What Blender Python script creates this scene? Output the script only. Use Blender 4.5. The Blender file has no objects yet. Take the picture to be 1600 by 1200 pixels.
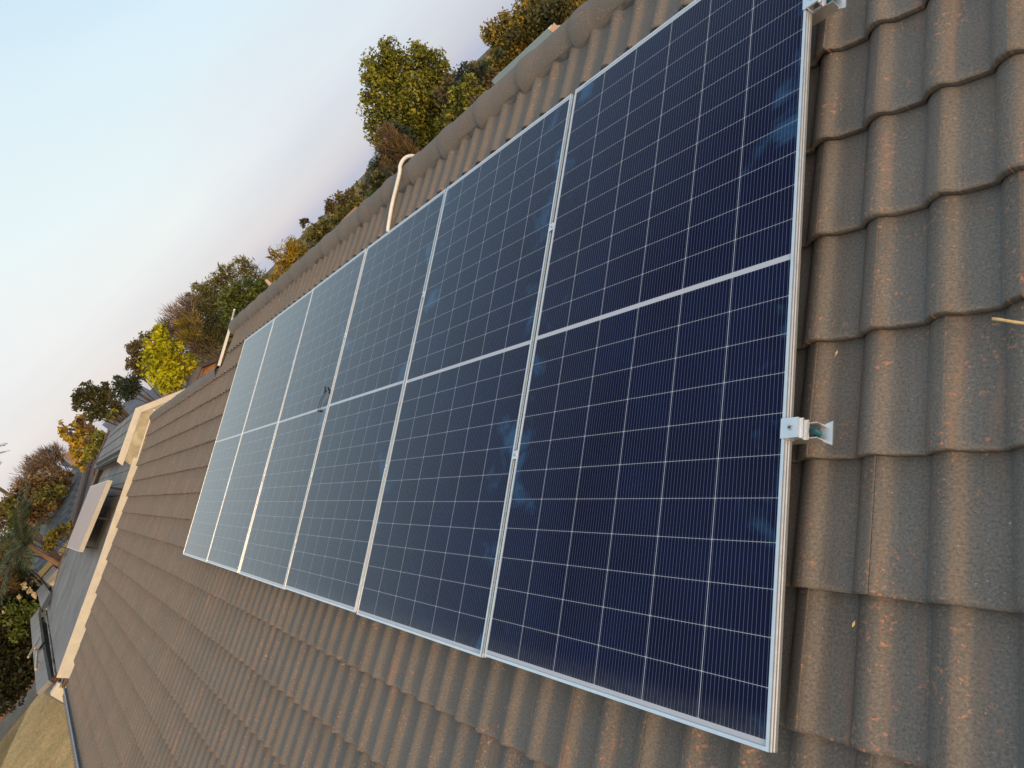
import bpy, math, random
import numpy as np
from mathutils import Matrix, Vector
random.seed(7)
S = bpy.context.scene
COL = S.collection
TH = math.radians(25.0)                      # roof pitch
ct, st = math.cos(TH), math.sin(TH)

# ------------------------------------------------------------------ camera
F = 1065.316
RM = np.array([[-0.5717325112, 0.1595300467, 0.8047807775], [0.1397497838, -0.9476424404, 0.2871302895], [0.8084503284, 0.2766296611, 0.5195037026]])
CP = np.array([-0.9762980531, 0.2602773195, -1.4284384427])
def W(u, v, n):                              # roof frame (away along the eave, up the slope, out of the slope) -> world
    return Vector((-u, v * ct - n * st, v * st + n * ct))
def dirw(a): return W(a[0], a[1], -a[2])
CW = dirw(CP)
X, Y, Z = dirw(RM[0]), -dirw(RM[1]), -dirw(RM[2])
cam_data = bpy.data.cameras.new('camera'); cam = bpy.data.objects.new('camera', cam_data); COL.objects.link(cam)
cam.matrix_world = Matrix(((X.x, Y.x, Z.x, CW.x), (X.y, Y.y, Z.y, CW.y), (X.z, Y.z, Z.z, CW.z), (0, 0, 0, 1)))
cam_data.sensor_width = 36; cam_data.lens = F / 1600 * 36; cam_data.clip_start = 0.05; cam_data.clip_end = 2000
S.camera = cam
S.render.resolution_x, S.render.resolution_y = 1024, 768

def ray(px, py):
    r = RM.T @ np.array([(px - 800) / F, (py - 600) / F, 1.0])
    return dirw(r).normalized()
def P(px, py, d):                            # a point seen in that direction, d metres away over the ground
    r = ray(px, py); h = math.hypot(r.x, r.y)
    return CW + r * (d / h)
def UV(px, py, n):                           # the roof-frame point of height n seen in that direction
    r = RM.T @ np.array([(px - 800) / F, (py - 600) / F, 1.0]); s = (-n - CP[2]) / r[2]; q = CP + s * r
    return q[0], q[1]

# ------------------------------------------------------------------ sky and sun
SUN_EL, SUN_AZ = math.radians(7.0), math.radians(-14.0)      # azimuth from +X towards +Y
sd = Vector((math.cos(SUN_EL) * math.cos(SUN_AZ), math.cos(SUN_EL) * math.sin(SUN_AZ), math.sin(SUN_EL)))
world = bpy.data.worlds.new('World'); S.world = world; world.use_nodes = True
wn, wl = world.node_tree.nodes, world.node_tree.links
wn.clear()
def nd(t, kind, **kw):
    n = t.new(kind)
    for k, v in kw.items(): setattr(n, k, v)
    return n
wo = wn.new('ShaderNodeOutputWorld'); bg = wn.new('ShaderNodeBackground'); bg2 = wn.new('ShaderNodeBackground'); ad = wn.new('ShaderNodeAddShader')
sky = wn.new('ShaderNodeTexSky'); sky.sky_type = 'NISHITA'; sky.sun_disc = False; sky.sun_elevation = SUN_EL
sky.sun_rotation = math.atan2(sd.x, sd.y)
bg2.inputs[1].default_value = 0.04; wl.new(sky.outputs[0], bg2.inputs[0])
tc = wn.new('ShaderNodeTexCoord'); sx = wn.new('ShaderNodeSeparateXYZ'); wl.new(tc.outputs['Generated'], sx.inputs[0])
asn = nd(wn, 'ShaderNodeMath', operation='ARCSINE'); wl.new(sx.outputs[2], asn.inputs[0])
sc = nd(wn, 'ShaderNodeMath', operation='DIVIDE'); wl.new(asn.outputs[0], sc.inputs[0]); sc.inputs[1].default_value = math.pi / 2
nz = wn.new('ShaderNodeTexNoise'); nz.inputs['Scale'].default_value = 2.2; nz.inputs['Detail'].default_value = 4
mp = wn.new('ShaderNodeMapping'); mp.inputs['Scale'].default_value = (1, 1, 5); wl.new(tc.outputs['Generated'], mp.inputs[0]); wl.new(mp.outputs[0], nz.inputs[0])
nm = nd(wn, 'ShaderNodeMath', operation='MULTIPLY_ADD'); wl.new(nz.outputs[0], nm.inputs[0]); nm.inputs[1].default_value = 0.11; nm.inputs[2].default_value = -0.055
na = nd(wn, 'ShaderNodeMath', operation='ADD'); wl.new(sc.outputs[0], na.inputs[0]); wl.new(nm.outputs[0], na.inputs[1])
cr = wn.new('ShaderNodeValToRGB'); wl.new(na.outputs[0], cr.inputs[0])
def ramp(node, stops):
    e = node.color_ramp.elements
    while len(e) > 1: e.remove(e[-1])
    e[0].position = stops[0][0]; e[0].color = (*stops[0][1], 1)
    for p, c in stops[1:]:
        q = e.new(p); q.color = (*c, 1)
ramp(cr, [(0.0, (0.42, 0.43, 0.52)), (0.035, (0.505, 0.478, 0.55)), (0.065, (0.57, 0.535, 0.575)), (0.095, (0.605, 0.59, 0.59)), (0.13, (0.605, 0.63, 0.62)), (0.18, (0.58, 0.65, 0.655)), (0.245, (0.50, 0.615, 0.66)), (0.35, (0.41, 0.55, 0.65)), (0.5, (0.41, 0.53, 0.62)), (1.0, (0.42, 0.49, 0.56))])
dt = nd(wn, 'ShaderNodeVectorMath', operation='DOT_PRODUCT'); wl.new(tc.outputs['Generated'], dt.inputs[0]); dt.inputs[1].default_value = sd
gl = wn.new('ShaderNodeValToRGB'); wl.new(dt.outputs['Value'], gl.inputs[0])
ramp(gl, [(0.0, (0, 0, 0)), (0.35, (0.04, 0.02, 0.01)), (0.8, (0.45, 0.28, 0.14)), (1.0, (1.6, 1.0, 0.5))])
mx = nd(wn, 'ShaderNodeMix', data_type='RGBA', blend_type='ADD'); mx.inputs[0].default_value = 1
wl.new(cr.outputs[0], mx.inputs[6]); wl.new(gl.outputs[0], mx.inputs[7]); mr = wn.new('ShaderNodeMapRange'); wl.new(sx.outputs[1], mr.inputs[0]); mr.inputs[1].default_value = .15; mr.inputs[2].default_value = .75
mt = nd(wn, 'ShaderNodeMix', data_type='RGBA', blend_type='MULTIPLY'); wl.new(mr.outputs[0], mt.inputs[0]); wl.new(mx.outputs[2], mt.inputs[6]); mt.inputs[7].default_value = (0.80, 0.90, 1.02, 1)
wl.new(mt.outputs[2], bg.inputs[0]); bg.inputs[1].default_value = 0.97
wl.new(bg.outputs[0], ad.inputs[0]); wl.new(bg2.outputs[0], ad.inputs[1]); wl.new(ad.outputs[0], wo.inputs[0])
sun_d = bpy.data.lights.new('sun', 'SUN'); sun = bpy.data.objects.new('sun', sun_d); COL.objects.link(sun)
sun_d.energy = 1.55; sun_d.color = (1.0, 0.66, 0.36); sun_d.angle = math.radians(8)
sun.rotation_euler = sd.to_track_quat('Z', 'Y').to_euler()
S.view_settings.view_transform = 'Standard'; S.view_settings.look = 'None'; S.view_settings.exposure = 0.28; S.view_settings.gamma = 1
S.view_settings.use_curve_mapping = False

# ------------------------------------------------------------------ object helpers
def tag(o, label=None, cat=None, group=None, kind=None):
    if label: o['label'] = label
    if cat: o['category'] = cat
    if group: o['group'] = group
    if kind: o['kind'] = kind
    return o
def empty(name, loc, label=None, cat=None, group=None):
    o = bpy.data.objects.new(name, None); o.location = loc; o.empty_display_size = 0.2; COL.objects.link(o)
    return tag(o, label, cat, group)
def link(name, me, mat, parent=None, smooth=False):
    o = bpy.data.objects.new(name, me); COL.objects.link(o)
    if mat is not None: me.materials.append(mat)
    if parent is not None:
        o.parent = parent
        o.matrix_parent_inverse = Matrix.Translation(parent_loc(parent)).inverted()
    if smooth: me.polygons.foreach_set('use_smooth', [True] * len(me.polygons))
    return o
def parent_loc(p):
    v = Vector(p.location)
    while p.parent is not None:
        p = p.parent
        if p.type == 'EMPTY': break
    return v if v.length > 0 else (Vector(p.location) if p.type == 'EMPTY' else v)
class MB:
    def __init__(s): s.v, s.f, s.a = [], [], []
    def quad(s, *p):
        i = len(s.v); s.v += [tuple(q) for q in p]; s.f.append(tuple(range(i, i + len(p)))); return s
    def hexa(s, c):                          # eight corners: bottom four, top four
        i = len(s.v); s.v += [tuple(q) for q in c]
        s.f += [tuple(i + k for k in q) for q in ((3, 2, 1, 0), (4, 5, 6, 7), (0, 1, 5, 4), (1, 2, 6, 5), (2, 3, 7, 6), (3, 0, 4, 7))]
        return s
    def box(s, a, b, fr=None):               # axis box in frame fr (function to world)
        fr = fr or (lambda x, y, z: (x, y, z))
        (x0, y0, z0), (x1, y1, z1) = a, b
        return s.hexa([fr(x0, y0, z0), fr(x1, y0, z0), fr(x1, y1, z0), fr(x0, y1, z0), fr(x0, y0, z1), fr(x1, y0, z1), fr(x1, y1, z1), fr(x0, y1, z1)])
    def slab(s, pts, off):                   # polygon given thickness by the vector off
        pts = [Vector(p) for p in pts]; n = len(pts); i = len(s.v); off = Vector(off)
        s.v += [tuple(p) for p in pts] + [tuple(p + off) for p in pts]
        s.f.append(tuple(i + k for k in range(n))); s.f.append(tuple(i + n + k for k in reversed(range(n))))
        for k in range(n): s.f.append((i + k, i + n + k, i + n + (k + 1) % n, i + (k + 1) % n))
        return s
    def bar(s, p, q, w, h=None, up=(0, 0, 1)):
        p, q = Vector(p), Vector(q); h = h or w; d = (q - p).normalized(); u = Vector(up)
        a = d.cross(u); a = a.normalized() if a.length > 1e-4 else Vector((1, 0, 0)); b = a.cross(d).normalized(); a, b = a * w / 2, b * h / 2
        return s.hexa([p - a - b, p + a - b, p + a + b, p - a + b, q - a - b, q + a - b, q + a + b, q - a + b])
    def tube(s, path, r, seg=8, cap=True):
        path = [Vector(p) for p in path]; n = len(path); rr = r if isinstance(r, (list, tuple)) else [r] * n
        i0 = len(s.v); prev = None
        for k, p in enumerate(path):
            d = (path[min(k + 1, n - 1)] - path[max(k - 1, 0)]).normalized()
            a = d.cross(prev if prev is not None and abs(d.dot(prev)) < .98 else Vector((0.3, 0.2, 1)).normalized()).normalized()
            b = d.cross(a).normalized()
            if prev is None: prev = b
            a = d.cross(prev).normalized(); b = a.cross(d).normalized(); prev = b
            for j in range(seg):
                t = 2 * math.pi * j / seg; s.v.append(tuple(p + (a * math.cos(t) + b * math.sin(t)) * rr[k]))
        for k in range(n - 1):
            for j in range(seg):
                A = i0 + k * seg + j; B = i0 + k * seg + (j + 1) % seg
                s.f.append((A, B, B + seg, A + seg))
        if cap:
            s.f.append(tuple(i0 + j for j in reversed(range(seg)))); s.f.append(tuple(i0 + (n - 1) * seg + j for j in range(seg)))
        return s
    def build(s, name, mat, parent=None, smooth=False, fix=True):
        me = bpy.data.meshes.new(name); me.from_pydata(s.v, [], s.f)
        if fix and len(s.f) > 5:
            import bmesh
            bm = bmesh.new(); bm.from_mesh(me); bmesh.ops.recalc_face_normals(bm, faces=bm.faces); bm.to_mesh(me); bm.free()
        return link(name, me, mat, parent, smooth)

# ------------------------------------------------------------------ materials
def mat(name, col, rough=0.7, metal=0.0, spec=0.5, noise=None, bump=0.0, bscale=40.0):
    m = bpy.data.materials.new(name); m.use_nodes = True; t = m.node_tree; b = t.nodes['Principled BSDF']
    b.inputs['Roughness'].default_value = rough; b.inputs['Metallic'].default_value = metal; b.inputs['Specular IOR Level'].default_value = spec
    b.inputs['Base Color'].default_value = (*col, 1)
    tx = t.nodes.new('ShaderNodeTexCoord')
    if noise:
        n = t.nodes.new('ShaderNodeTexNoise'); n.inputs['Scale'].default_value = noise[0]; n.inputs['Detail'].default_value = 6; n.inputs['Roughness'].default_value = 0.65
        t.links.new(tx.outputs['Object'], n.inputs[0])
        r = t.nodes.new('ShaderNodeValToRGB'); t.links.new(n.outputs[0], r.inputs[0])
        k = noise[1]; c2 = noise[2] if len(noise) > 2 else tuple(c * (1 - k) for c in col)
        ramp(r, [(0.32, c2), (0.68, tuple(min(1, c * (1 + k * .5)) for c in col))]); t.links.new(r.outputs[0], b.inputs['Base Color'])
    if bump:
        n = t.nodes.new('ShaderNodeTexNoise'); n.inputs['Scale'].default_value = bscale; n.inputs['Detail'].default_value = 5
        t.links.new(tx.outputs['Object'], n.inputs[0]); bb = t.nodes.new('ShaderNodeBump'); bb.inputs['Strength'].default_value = bump; bb.inputs['Distance'].default_value = 0.01
        t.links.new(n.outputs[0], bb.inputs['Height']); t.links.new(bb.outputs[0], b.inputs['Normal'])
    return m

def tile_material():
    m = bpy.data.materials.new('painted_concrete_tile'); m.use_nodes = True; t = m.node_tree; N, L = t.nodes, t.links; b = N['Principled BSDF']
    uvn = N.new('ShaderNodeUVMap'); uvn.uv_map = 'roof'
    at = N.new('ShaderNodeAttribute'); at.attribute_name = 'tilecol'; sp = N.new('ShaderNodeSeparateColor'); L.new(at.outputs['Color'], sp.inputs[0])
    def noise(scale, detail=5, rough=.6, mapping=None):
        n = N.new('ShaderNodeTexNoise'); n.inputs['Scale'].default_value = scale; n.inputs['Detail'].default_value = detail; n.inputs['Roughness'].default_value = rough
        if mapping:
            q = N.new('ShaderNodeMapping'); q.inputs['Scale'].default_value = mapping; L.new(uvn.outputs[0], q.inputs[0]); L.new(q.outputs[0], n.inputs[0])
        else: L.new(uvn.outputs[0], n.inputs[0])
        return n
    def math_(op, a, bb, c=None):
        q = nd(N, 'ShaderNodeMath', operation=op)
        for i, v in enumerate((a, bb, c)):
            if v is None: continue
            if isinstance(v, (int, float)): q.inputs[i].default_value = v
            else: L.new(v, q.inputs[i])
        return q.outputs[0]
    def mix(f, a, bb, bt='MIX'):
        q = nd(N, 'ShaderNodeMix', data_type='RGBA', blend_type=bt)
        for i, v in ((0, f), (6, a), (7, bb)):
            if isinstance(v, (int, float)): q.inputs[i].default_value = v
            elif isinstance(v, tuple): q.inputs[i].default_value = (*v, 1)
            else: L.new(v, q.inputs[i])
        return q.outputs[2]
    def sm(v, lo, hi):
        q = nd(N, 'ShaderNodeMapRange', interpolation_type='SMOOTHSTEP'); L.new(v, q.inputs[0]); q.inputs[1].default_value = lo; q.inputs[2].default_value = hi
        return q.outputs[0]
    big = noise(1.1, 4); mid = noise(9, 6, .7); fine = noise(160, 4, .75); streak = noise(1, 5, .6, (26, 2.2, 1)); chip = noise(75, 3, .7); chipbig = noise(2.3, 4, .6, (2.4, .8, 1))
    crest = sp.outputs[1]
    base = mix(crest, (0.160, 0.148, 0.133), (0.163, 0.142, 0.120))                # paint worn browner along the crowns, some warm sunset light put into the colour
    base = mix(math_('MULTIPLY', sm(streak.outputs[0], .42, .68), .45), base, (0.165, 0.122, 0.092))
    base = mix(math_('MULTIPLY', sm(big.outputs[0], .4, .62), .4), base, (0.130, 0.124, 0.114))
    base = mix(math_('MULTIPLY', math_('SUBTRACT', sp.outputs[0], .5), .55), base, (0.20, 0.17, 0.145))
    bri = math_('MULTIPLY_ADD', fine.outputs[0], 2.1, -.05); g = N.new('ShaderNodeCombineColor')
    for i in range(3): L.new(bri, g.inputs[i])
    base = mix(1.0, base, g.outputs[0], 'MULTIPLY')
    # terracotta showing where the paint has flaked
    w = math_('MULTIPLY', sm(chip.outputs[0], .57, .64), sm(math_('ADD', math_('ADD', mid.outputs[0], math_('MULTIPLY', crest, .05)), math_('MULTIPLY', chipbig.outputs[0], .5)), .77, .86))
    base = mix(math_('MULTIPLY', sp.outputs[2], .75), base, (0.028, 0.022, 0.018))  # tail lips and joint walls darkened: contact shadow painted in, plus joint dirt
    base = mix(w, base, (0.40, 0.20, 0.125))
    w2 = math_('MULTIPLY', sm(streak.outputs[0], .52, .72), math_('MULTIPLY', sm(chipbig.outputs[0], .42, .62), .55))
    base = mix(w2, base, (0.30, 0.185, 0.135))
    base = mix(math_('MULTIPLY', sm(noise(110, 2).outputs[0], .71, .74), .7), base, (0.42, 0.42, 0.38))
    L.new(base, b.inputs['Base Color']); b.inputs['Roughness'].default_value = .82; b.inputs['Specular IOR Level'].default_value = .28
    bp = N.new('ShaderNodeBump'); bp.inputs['Strength'].default_value = .5; bp.inputs['Distance'].default_value = .0035
    L.new(math_('ADD', fine.outputs[0], math_('MULTIPLY', mid.outputs[0], 1.6)), bp.inputs['Height']); L.new(bp.outputs[0], b.inputs['Normal'])
    return m

def glass_material():
    """solar cells under glass: 6 x 22 half cells, 16 wires a cell, white gaps and a white band across the middle"""
    m = bpy.data.materials.new('solar_cells_under_glass'); m.use_nodes = True; t = m.node_tree; N, L = t.nodes, t.links
    N.remove(N['Principled BSDF']); out = [n for n in N if n.type == 'OUTPUT_MATERIAL'][0]
    uvn = N.new('ShaderNodeUVMap'); uvn.uv_map = 'cells'; s = N.new('ShaderNodeSeparateXYZ'); L.new(uvn.outputs[0], s.inputs[0])
    def M(op, a, bb=0.0, c=None):
        q = nd(N, 'ShaderNodeMath', operation=op)
        for i, v in enumerate((a, bb, c)):
            if v is None: continue
            if isinstance(v, (int, float)): q.inputs[i].default_value = v
            else: L.new(v, q.inputs[i])
        return q.outputs[0]
    x, y = s.outputs[0], s.outputs[1]        # metres from the panel's middle
    CWID, CH = 0.1855, 0.1056
    ax = M('ABSOLUTE', x); ay = M('ABSOLUTE', y)
    inx = M('LESS_THAN', ax, 3 * CWID); y2 = M('SUBTRACT', ay, 0.008); iny = M('MULTIPLY', M('GREATER_THAN', y2, 0.0), M('LESS_THAN', y2, 11 * CH))
    cx = M('ABSOLUTE', M('SUBTRACT', M('FRACT', M('DIVIDE', M('ADD', x, 10 * CWID), CWID)), .5)); cy = M('ABSOLUTE', M('SUBTRACT', M('FRACT', M('DIVIDE', y2, CH)), .5))
    dx = M('MULTIPLY', M('SUBTRACT', .5, cx), CWID); dy = M('MULTIPLY', M('SUBTRACT', .5, cy), CH)   # distance to the cell's border
    cell = M('MULTIPLY', M('MULTIPLY', inx, iny), M('MULTIPLY', M('GREATER_THAN', dx, .0009), M('GREATER_THAN', dy, .0005)))
    cell = M('MULTIPLY', cell, M('GREATER_THAN', M('ADD', dx, dy), .0034))
    fx = M('FRACT', M('MULTIPLY', M('DIVIDE', M('ADD', x, 10 * CWID), CWID), 16.0)); wire = M('LESS_THAN', M('ABSOLUTE', M('SUBTRACT', fx, .5)), .045)
    tick = M('MULTIPLY', M('LESS_THAN', M('ABSOLUTE', M('SUBTRACT', fx, .5)), .075), M('LESS_THAN', dy, .006))
    def mix(f, a, bb):
        q = nd(N, 'ShaderNodeMix', data_type='RGBA')
        for i, v in ((0, f), (6, a), (7, bb)):
            if isinstance(v, (int, float)): q.inputs[i].default_value = v
            elif isinstance(v, tuple): q.inputs[i].default_value = (*v, 1)
            else: L.new(v, q.inputs[i])
        return q.outputs[2]
    oi = N.new('ShaderNodeObjectInfo')
    n1 = N.new('ShaderNodeTexNoise'); n1.inputs['Scale'].default_value = 3.2; n1.inputs['Detail'].default_value = 5; L.new(uvn.outputs[0], n1.inputs[0])
    va = N.new('ShaderNodeVectorMath'); va.operation = 'ADD'; L.new(uvn.outputs[0], va.inputs[0]); L.new(oi.outputs['Random'], va.inputs[1]); 
    mpq = N.new('ShaderNodeMapping'); L.new(va.outputs[0], mpq.inputs[0]); mpq.inputs['Scale'].default_value = (1.0, 1.0, 1)
    n2 = N.new('ShaderNodeTexNoise'); n2.inputs['Scale'].default_value = 4.6; n2.inputs['Detail'].default_value = 5; n2.inputs['Roughness'].default_value = .58; n2.inputs['Distortion'].default_value = .3; L.new(mpq.outputs[0], n2.inputs[0])
    cellc = mix(n1.outputs[0], (0.004, 0.004, 0.018), (0.0020, 0.0095, 0.060))
    wn_ = N.new('ShaderNodeTexWhiteNoise'); cmb = N.new('ShaderNodeCombineXYZ'); L.new(M('FLOOR', M('DIVIDE', M('ADD', x, 10 * CWID), CWID)), cmb.inputs[0]); L.new(M('FLOOR', M('DIVIDE', M('ADD', y, 40 * CH), CH * 2)), cmb.inputs[1]); L.new(oi.outputs['Random'], cmb.inputs[2]); L.new(cmb.outputs[0], wn_.inputs[0])
    cellc = mix(M('MULTIPLY', wn_.outputs[0], .30), cellc, (0.006, 0.006, 0.014))
    wirec = mix(0.5, (0.09, 0.11, 0.15), (0.13, 0.15, 0.19))
    c = mix(M('MAXIMUM', wire, tick), cellc, wirec)
    c = mix(cell, (0.46, 0.48, 0.54), c)
    # hand marks and rain-dried dust, mostly towards the panel's borders
    edge = nd(N, 'ShaderNodeMapRange', interpolation_type='SMOOTHSTEP'); L.new(ax, edge.inputs[0]); edge.inputs[1].default_value = .28; edge.inputs[2].default_value = .56
    th = M('SUBTRACT', .650, M('MULTIPLY', edge.outputs[0], .13))
    sm_ = nd(N, 'ShaderNodeMapRange', interpolation_type='SMOOTHSTEP'); L.new(M('SUBTRACT', n2.outputs[0], th), sm_.inputs[0]); sm_.inputs[1].default_value = 0; sm_.inputs[2].default_value = .17
    c = mix(M('MULTIPLY', sm_.outputs[0], .38), c, (0.05, 0.16, 0.33))
    low = nd(N, 'ShaderNodeMapRange', interpolation_type='SMOOTHSTEP'); L.new(y, low.inputs[0]); low.inputs[1].default_value = -1.10; low.inputs[2].default_value = -1.185
    n3 = N.new('ShaderNodeTexNoise'); n3.inputs['Scale'].default_value = 38; n3.inputs['Detail'].default_value = 4; L.new(mpq.outputs[0], n3.inputs[0])
    dust = M('ADD', M('MULTIPLY_ADD', n1.outputs[0], .012, .0), M('MULTIPLY', M('MULTIPLY', low.outputs[0], n3.outputs[0]), .16))
    c = mix(dust, c, (0.35, 0.36, 0.34))
    di = N.new('ShaderNodeBsdfDiffuse'); L.new(c, di.inputs[0])
    gb = N.new('ShaderNodeBsdfGlossy'); gb.inputs['Roughness'].default_value = .10; gb.inputs[0].default_value = (0.90, 0.93, 0.92, 1)
    nb = N.new('ShaderNodeTexNoise'); nb.inputs['Scale'].default_value = 2.0; L.new(mpq.outputs[0], nb.inputs[0]); bp = N.new('ShaderNodeBump'); bp.inputs['Strength'].default_value = .06; bp.inputs['Distance'].default_value = .004
    L.new(nb.outputs[0], bp.inputs['Height']); L.new(bp.outputs[0], gb.inputs['Normal'])
    fr = N.new('ShaderNodeFresnel'); fr.inputs[0].default_value = 1.52
    fac = M('MAXIMUM', M('MULTIPLY_ADD', fr.outputs[0], 1.24, -.070), .006)   # anti-reflection coated
    ms = N.new('ShaderNodeMixShader'); L.new(fac, ms.inputs[0]); L.new(di.outputs[0], ms.inputs[1]); L.new(gb.outputs[0], ms.inputs[2]); L.new(ms.outputs[0], out.inputs[0])
    return m

M_TILE = tile_material(); M_GLASS = glass_material()
M_ALU = mat('anodised_aluminium', (0.78, 0.80, 0.82), .34, .85, noise=(30, .08))
M_ALUB = mat('mill_aluminium', (0.70, 0.70, 0.69), .42, .9, noise=(60, .12))
M_BACK = mat('white_backsheet', (0.62, 0.64, 0.66), .6)
M_CREAM = mat('cream_paint', (0.57, 0.54, 0.46), .6, noise=(6, .12), bump=.1)
M_TAN = mat('weathered_tan_board', (0.42, 0.37, 0.25), .7, noise=(5, .4))
M_WHITE = mat('white_plastic', (0.72, 0.70, 0.66), .4, noise=(14, .10))
M_GUT = mat('grey_blue_gutter', (0.20, 0.24, 0.29), .5, noise=(8, .25))
M_RUST = mat('brown_gutter_metal', (0.10, 0.065, 0.05), .6, noise=(8, .4))
M_MORTAR = mat('ridge_mortar', (0.12, 0.11, 0.10), .9, noise=(20, .4), bump=.6)
M_PLASTER = mat('ochre_plaster', (0.58, 0.42, 0.22), .8, noise=(1.5, .12))
M_ORANGE = mat('orange_brick_face', (0.55, 0.25, 0.10), .85, noise=(6, .25))
M_DARK = mat('dark_window', (0.02, 0.02, 0.022), .15)
M_BLACK = mat('black_cable_plastic', (0.012, 0.012, 0.013), .5)
M_TEAL = mat('teal_plastic_nut', (0.01, 0.09, 0.13), .35)
M_WOOD = mat('pale_timber', (0.50, 0.37, 0.27), .7, noise=(9, .3))
M_TWIG = mat('dry_reed', (0.72, 0.58, 0.28), .5, noise=(45, .45, (0.60, 0.28, 0.06)))
M_LEAFLIT = mat('dry_leaf_litter', (0.17, 0.075, 0.035), .9, noise=(30, .6))
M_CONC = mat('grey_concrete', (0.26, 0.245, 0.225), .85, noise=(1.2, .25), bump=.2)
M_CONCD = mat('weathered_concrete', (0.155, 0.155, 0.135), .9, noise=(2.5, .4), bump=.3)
M_STEEL = mat('bolt_steel', (0.5, 0.48, 0.42), .35, 1.0)
def slate_mat(name, c, sx, sy, rough=.62, k=.25, line=.55, mort=.012):
    m = mat(name, c, rough, noise=(.9, k)); t = m.node_tree; N, L = t.nodes, t.links; b = N['Principled BSDF']
    u = N.new('ShaderNodeUVMap'); u.uv_map = 'slate'; br = N.new('ShaderNodeTexBrick'); L.new(u.outputs[0], br.inputs[0])
    br.inputs['Scale'].default_value = 1; br.inputs['Brick Width'].default_value = sx; br.inputs['Row Height'].default_value = sy; br.inputs['Mortar Size'].default_value = mort
    br.inputs['Color1'].default_value = (1, 1, 1, 1); br.inputs['Color2'].default_value = (.8, .8, .82, 1); br.inputs['Mortar'].default_value = (line, line, line, 1)
    q = nd(N, 'ShaderNodeMix', data_type='RGBA', blend_type='MULTIPLY'); q.inputs[0].default_value = 1
    src = b.inputs['Base Color'].links[0].from_socket; L.new(src, q.inputs[6]); L.new(br.outputs[0], q.inputs[7]); L.new(q.outputs[2], b.inputs['Base Color'])
    return m
M_SLATE = slate_mat('grey_fibre_slate', (0.185, 0.168, 0.15), 1.2, 50, k=.5)
M_SLATE2 = slate_mat('blue_grey_slate', (0.15, 0.15, 0.175), .5, .3)
M_DTILE = slate_mat('dark_roof_tile', (0.07, 0.068, 0.068), .75, .6, line=.25, mort=.09)
M_PTILE = slate_mat('plum_roof_tile', (0.095, 0.078, 0.078), .6, .55)

# ------------------------------------------------------------------ ground
gm = mat('suburban_ground', (0.085, 0.085, 0.04), .95, noise=(.35, .5), bump=.5, bscale=3)
G = -4.1
g = MB(); g.quad((-700, -700, G), (700, -700, G), (700, 700, G), (-700, 700, G)); tag(g.build('ground', gm), kind='structure')
def gpt(px, py, z=G):
    r = ray(px, py); s = (z - CW.z) / r.z; return CW + r * s
lm_ = mat('dry_lawn', (0.50, 0.325, 0.14), .95, noise=(.9, .35, (0.37, 0.26, 0.10)), bump=1.0, bscale=25)
t = lm_.node_tree; n = t.nodes.new('ShaderNodeTexNoise'); n.inputs['Scale'].default_value = 14; n.inputs['Detail'].default_value = 6; tx = t.nodes.new('ShaderNodeTexCoord'); t.links.new(tx.outputs['Object'], n.inputs[0])
q = nd(t.nodes, 'ShaderNodeMix', data_type='RGBA', blend_type='OVERLAY'); q.inputs[0].default_value = .9; b = t.nodes['Principled BSDF']; src = b.inputs['Base Color'].links[0].from_socket
t.links.new(src, q.inputs[6]); t.links.new(n.outputs[0], q.inputs[7]); t.links.new(q.outputs[2], b.inputs['Base Color'])
# the drive runs along the neighbour's hedge; the lawn lies between it and the houses
a1, a2 = gpt(0, 1128), gpt(54, 1064); b1, b2 = gpt(0, 1159), gpt(58, 1088)
def ext(p, q, s, e):
    d = (q - p); return p - d * s, q + d * e
a1, a2 = ext(a1, a2, 4.0, 3.0); b1, b2 = ext(b1, b2, 4.0, 2.2)
lw = MB(); lw.quad(b1 + Vector((0, 0, .004)), b2 + Vector((0, 0, .004)), (-60, -3.0, G + .004), (40, -3.0, G + .004), (40, -25, G + .004)); tag(lw.build('lawn', lm_), kind='structure')
dr = MB(); dr.quad(a1 + Vector((0, 0, .008)), a2 + Vector((0, 0, .008)), b2 + Vector((0, 0, .008)), b1 + Vector((0, 0, .008)))
tag(dr.build('driveway', mat('worn_asphalt', (0.125, 0.105, 0.08), .95, noise=(2, .4), bump=.4)), kind='structure')
kb = MB(); kd = (a2 - a1).normalized(); kn = Vector((-kd.y, kd.x, 0)); kb.bar(a1 + Vector((0, 0, .06)), a2 + Vector((0, 0, .06)), .14, .12)
tag(kb.build('brick_kerb', mat('brick_edging', (0.20, 0.10, 0.06), .9, noise=(4, .4))), 'low reddish brown brick kerb between the driveway and the dark hedge', 'kerb')

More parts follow.
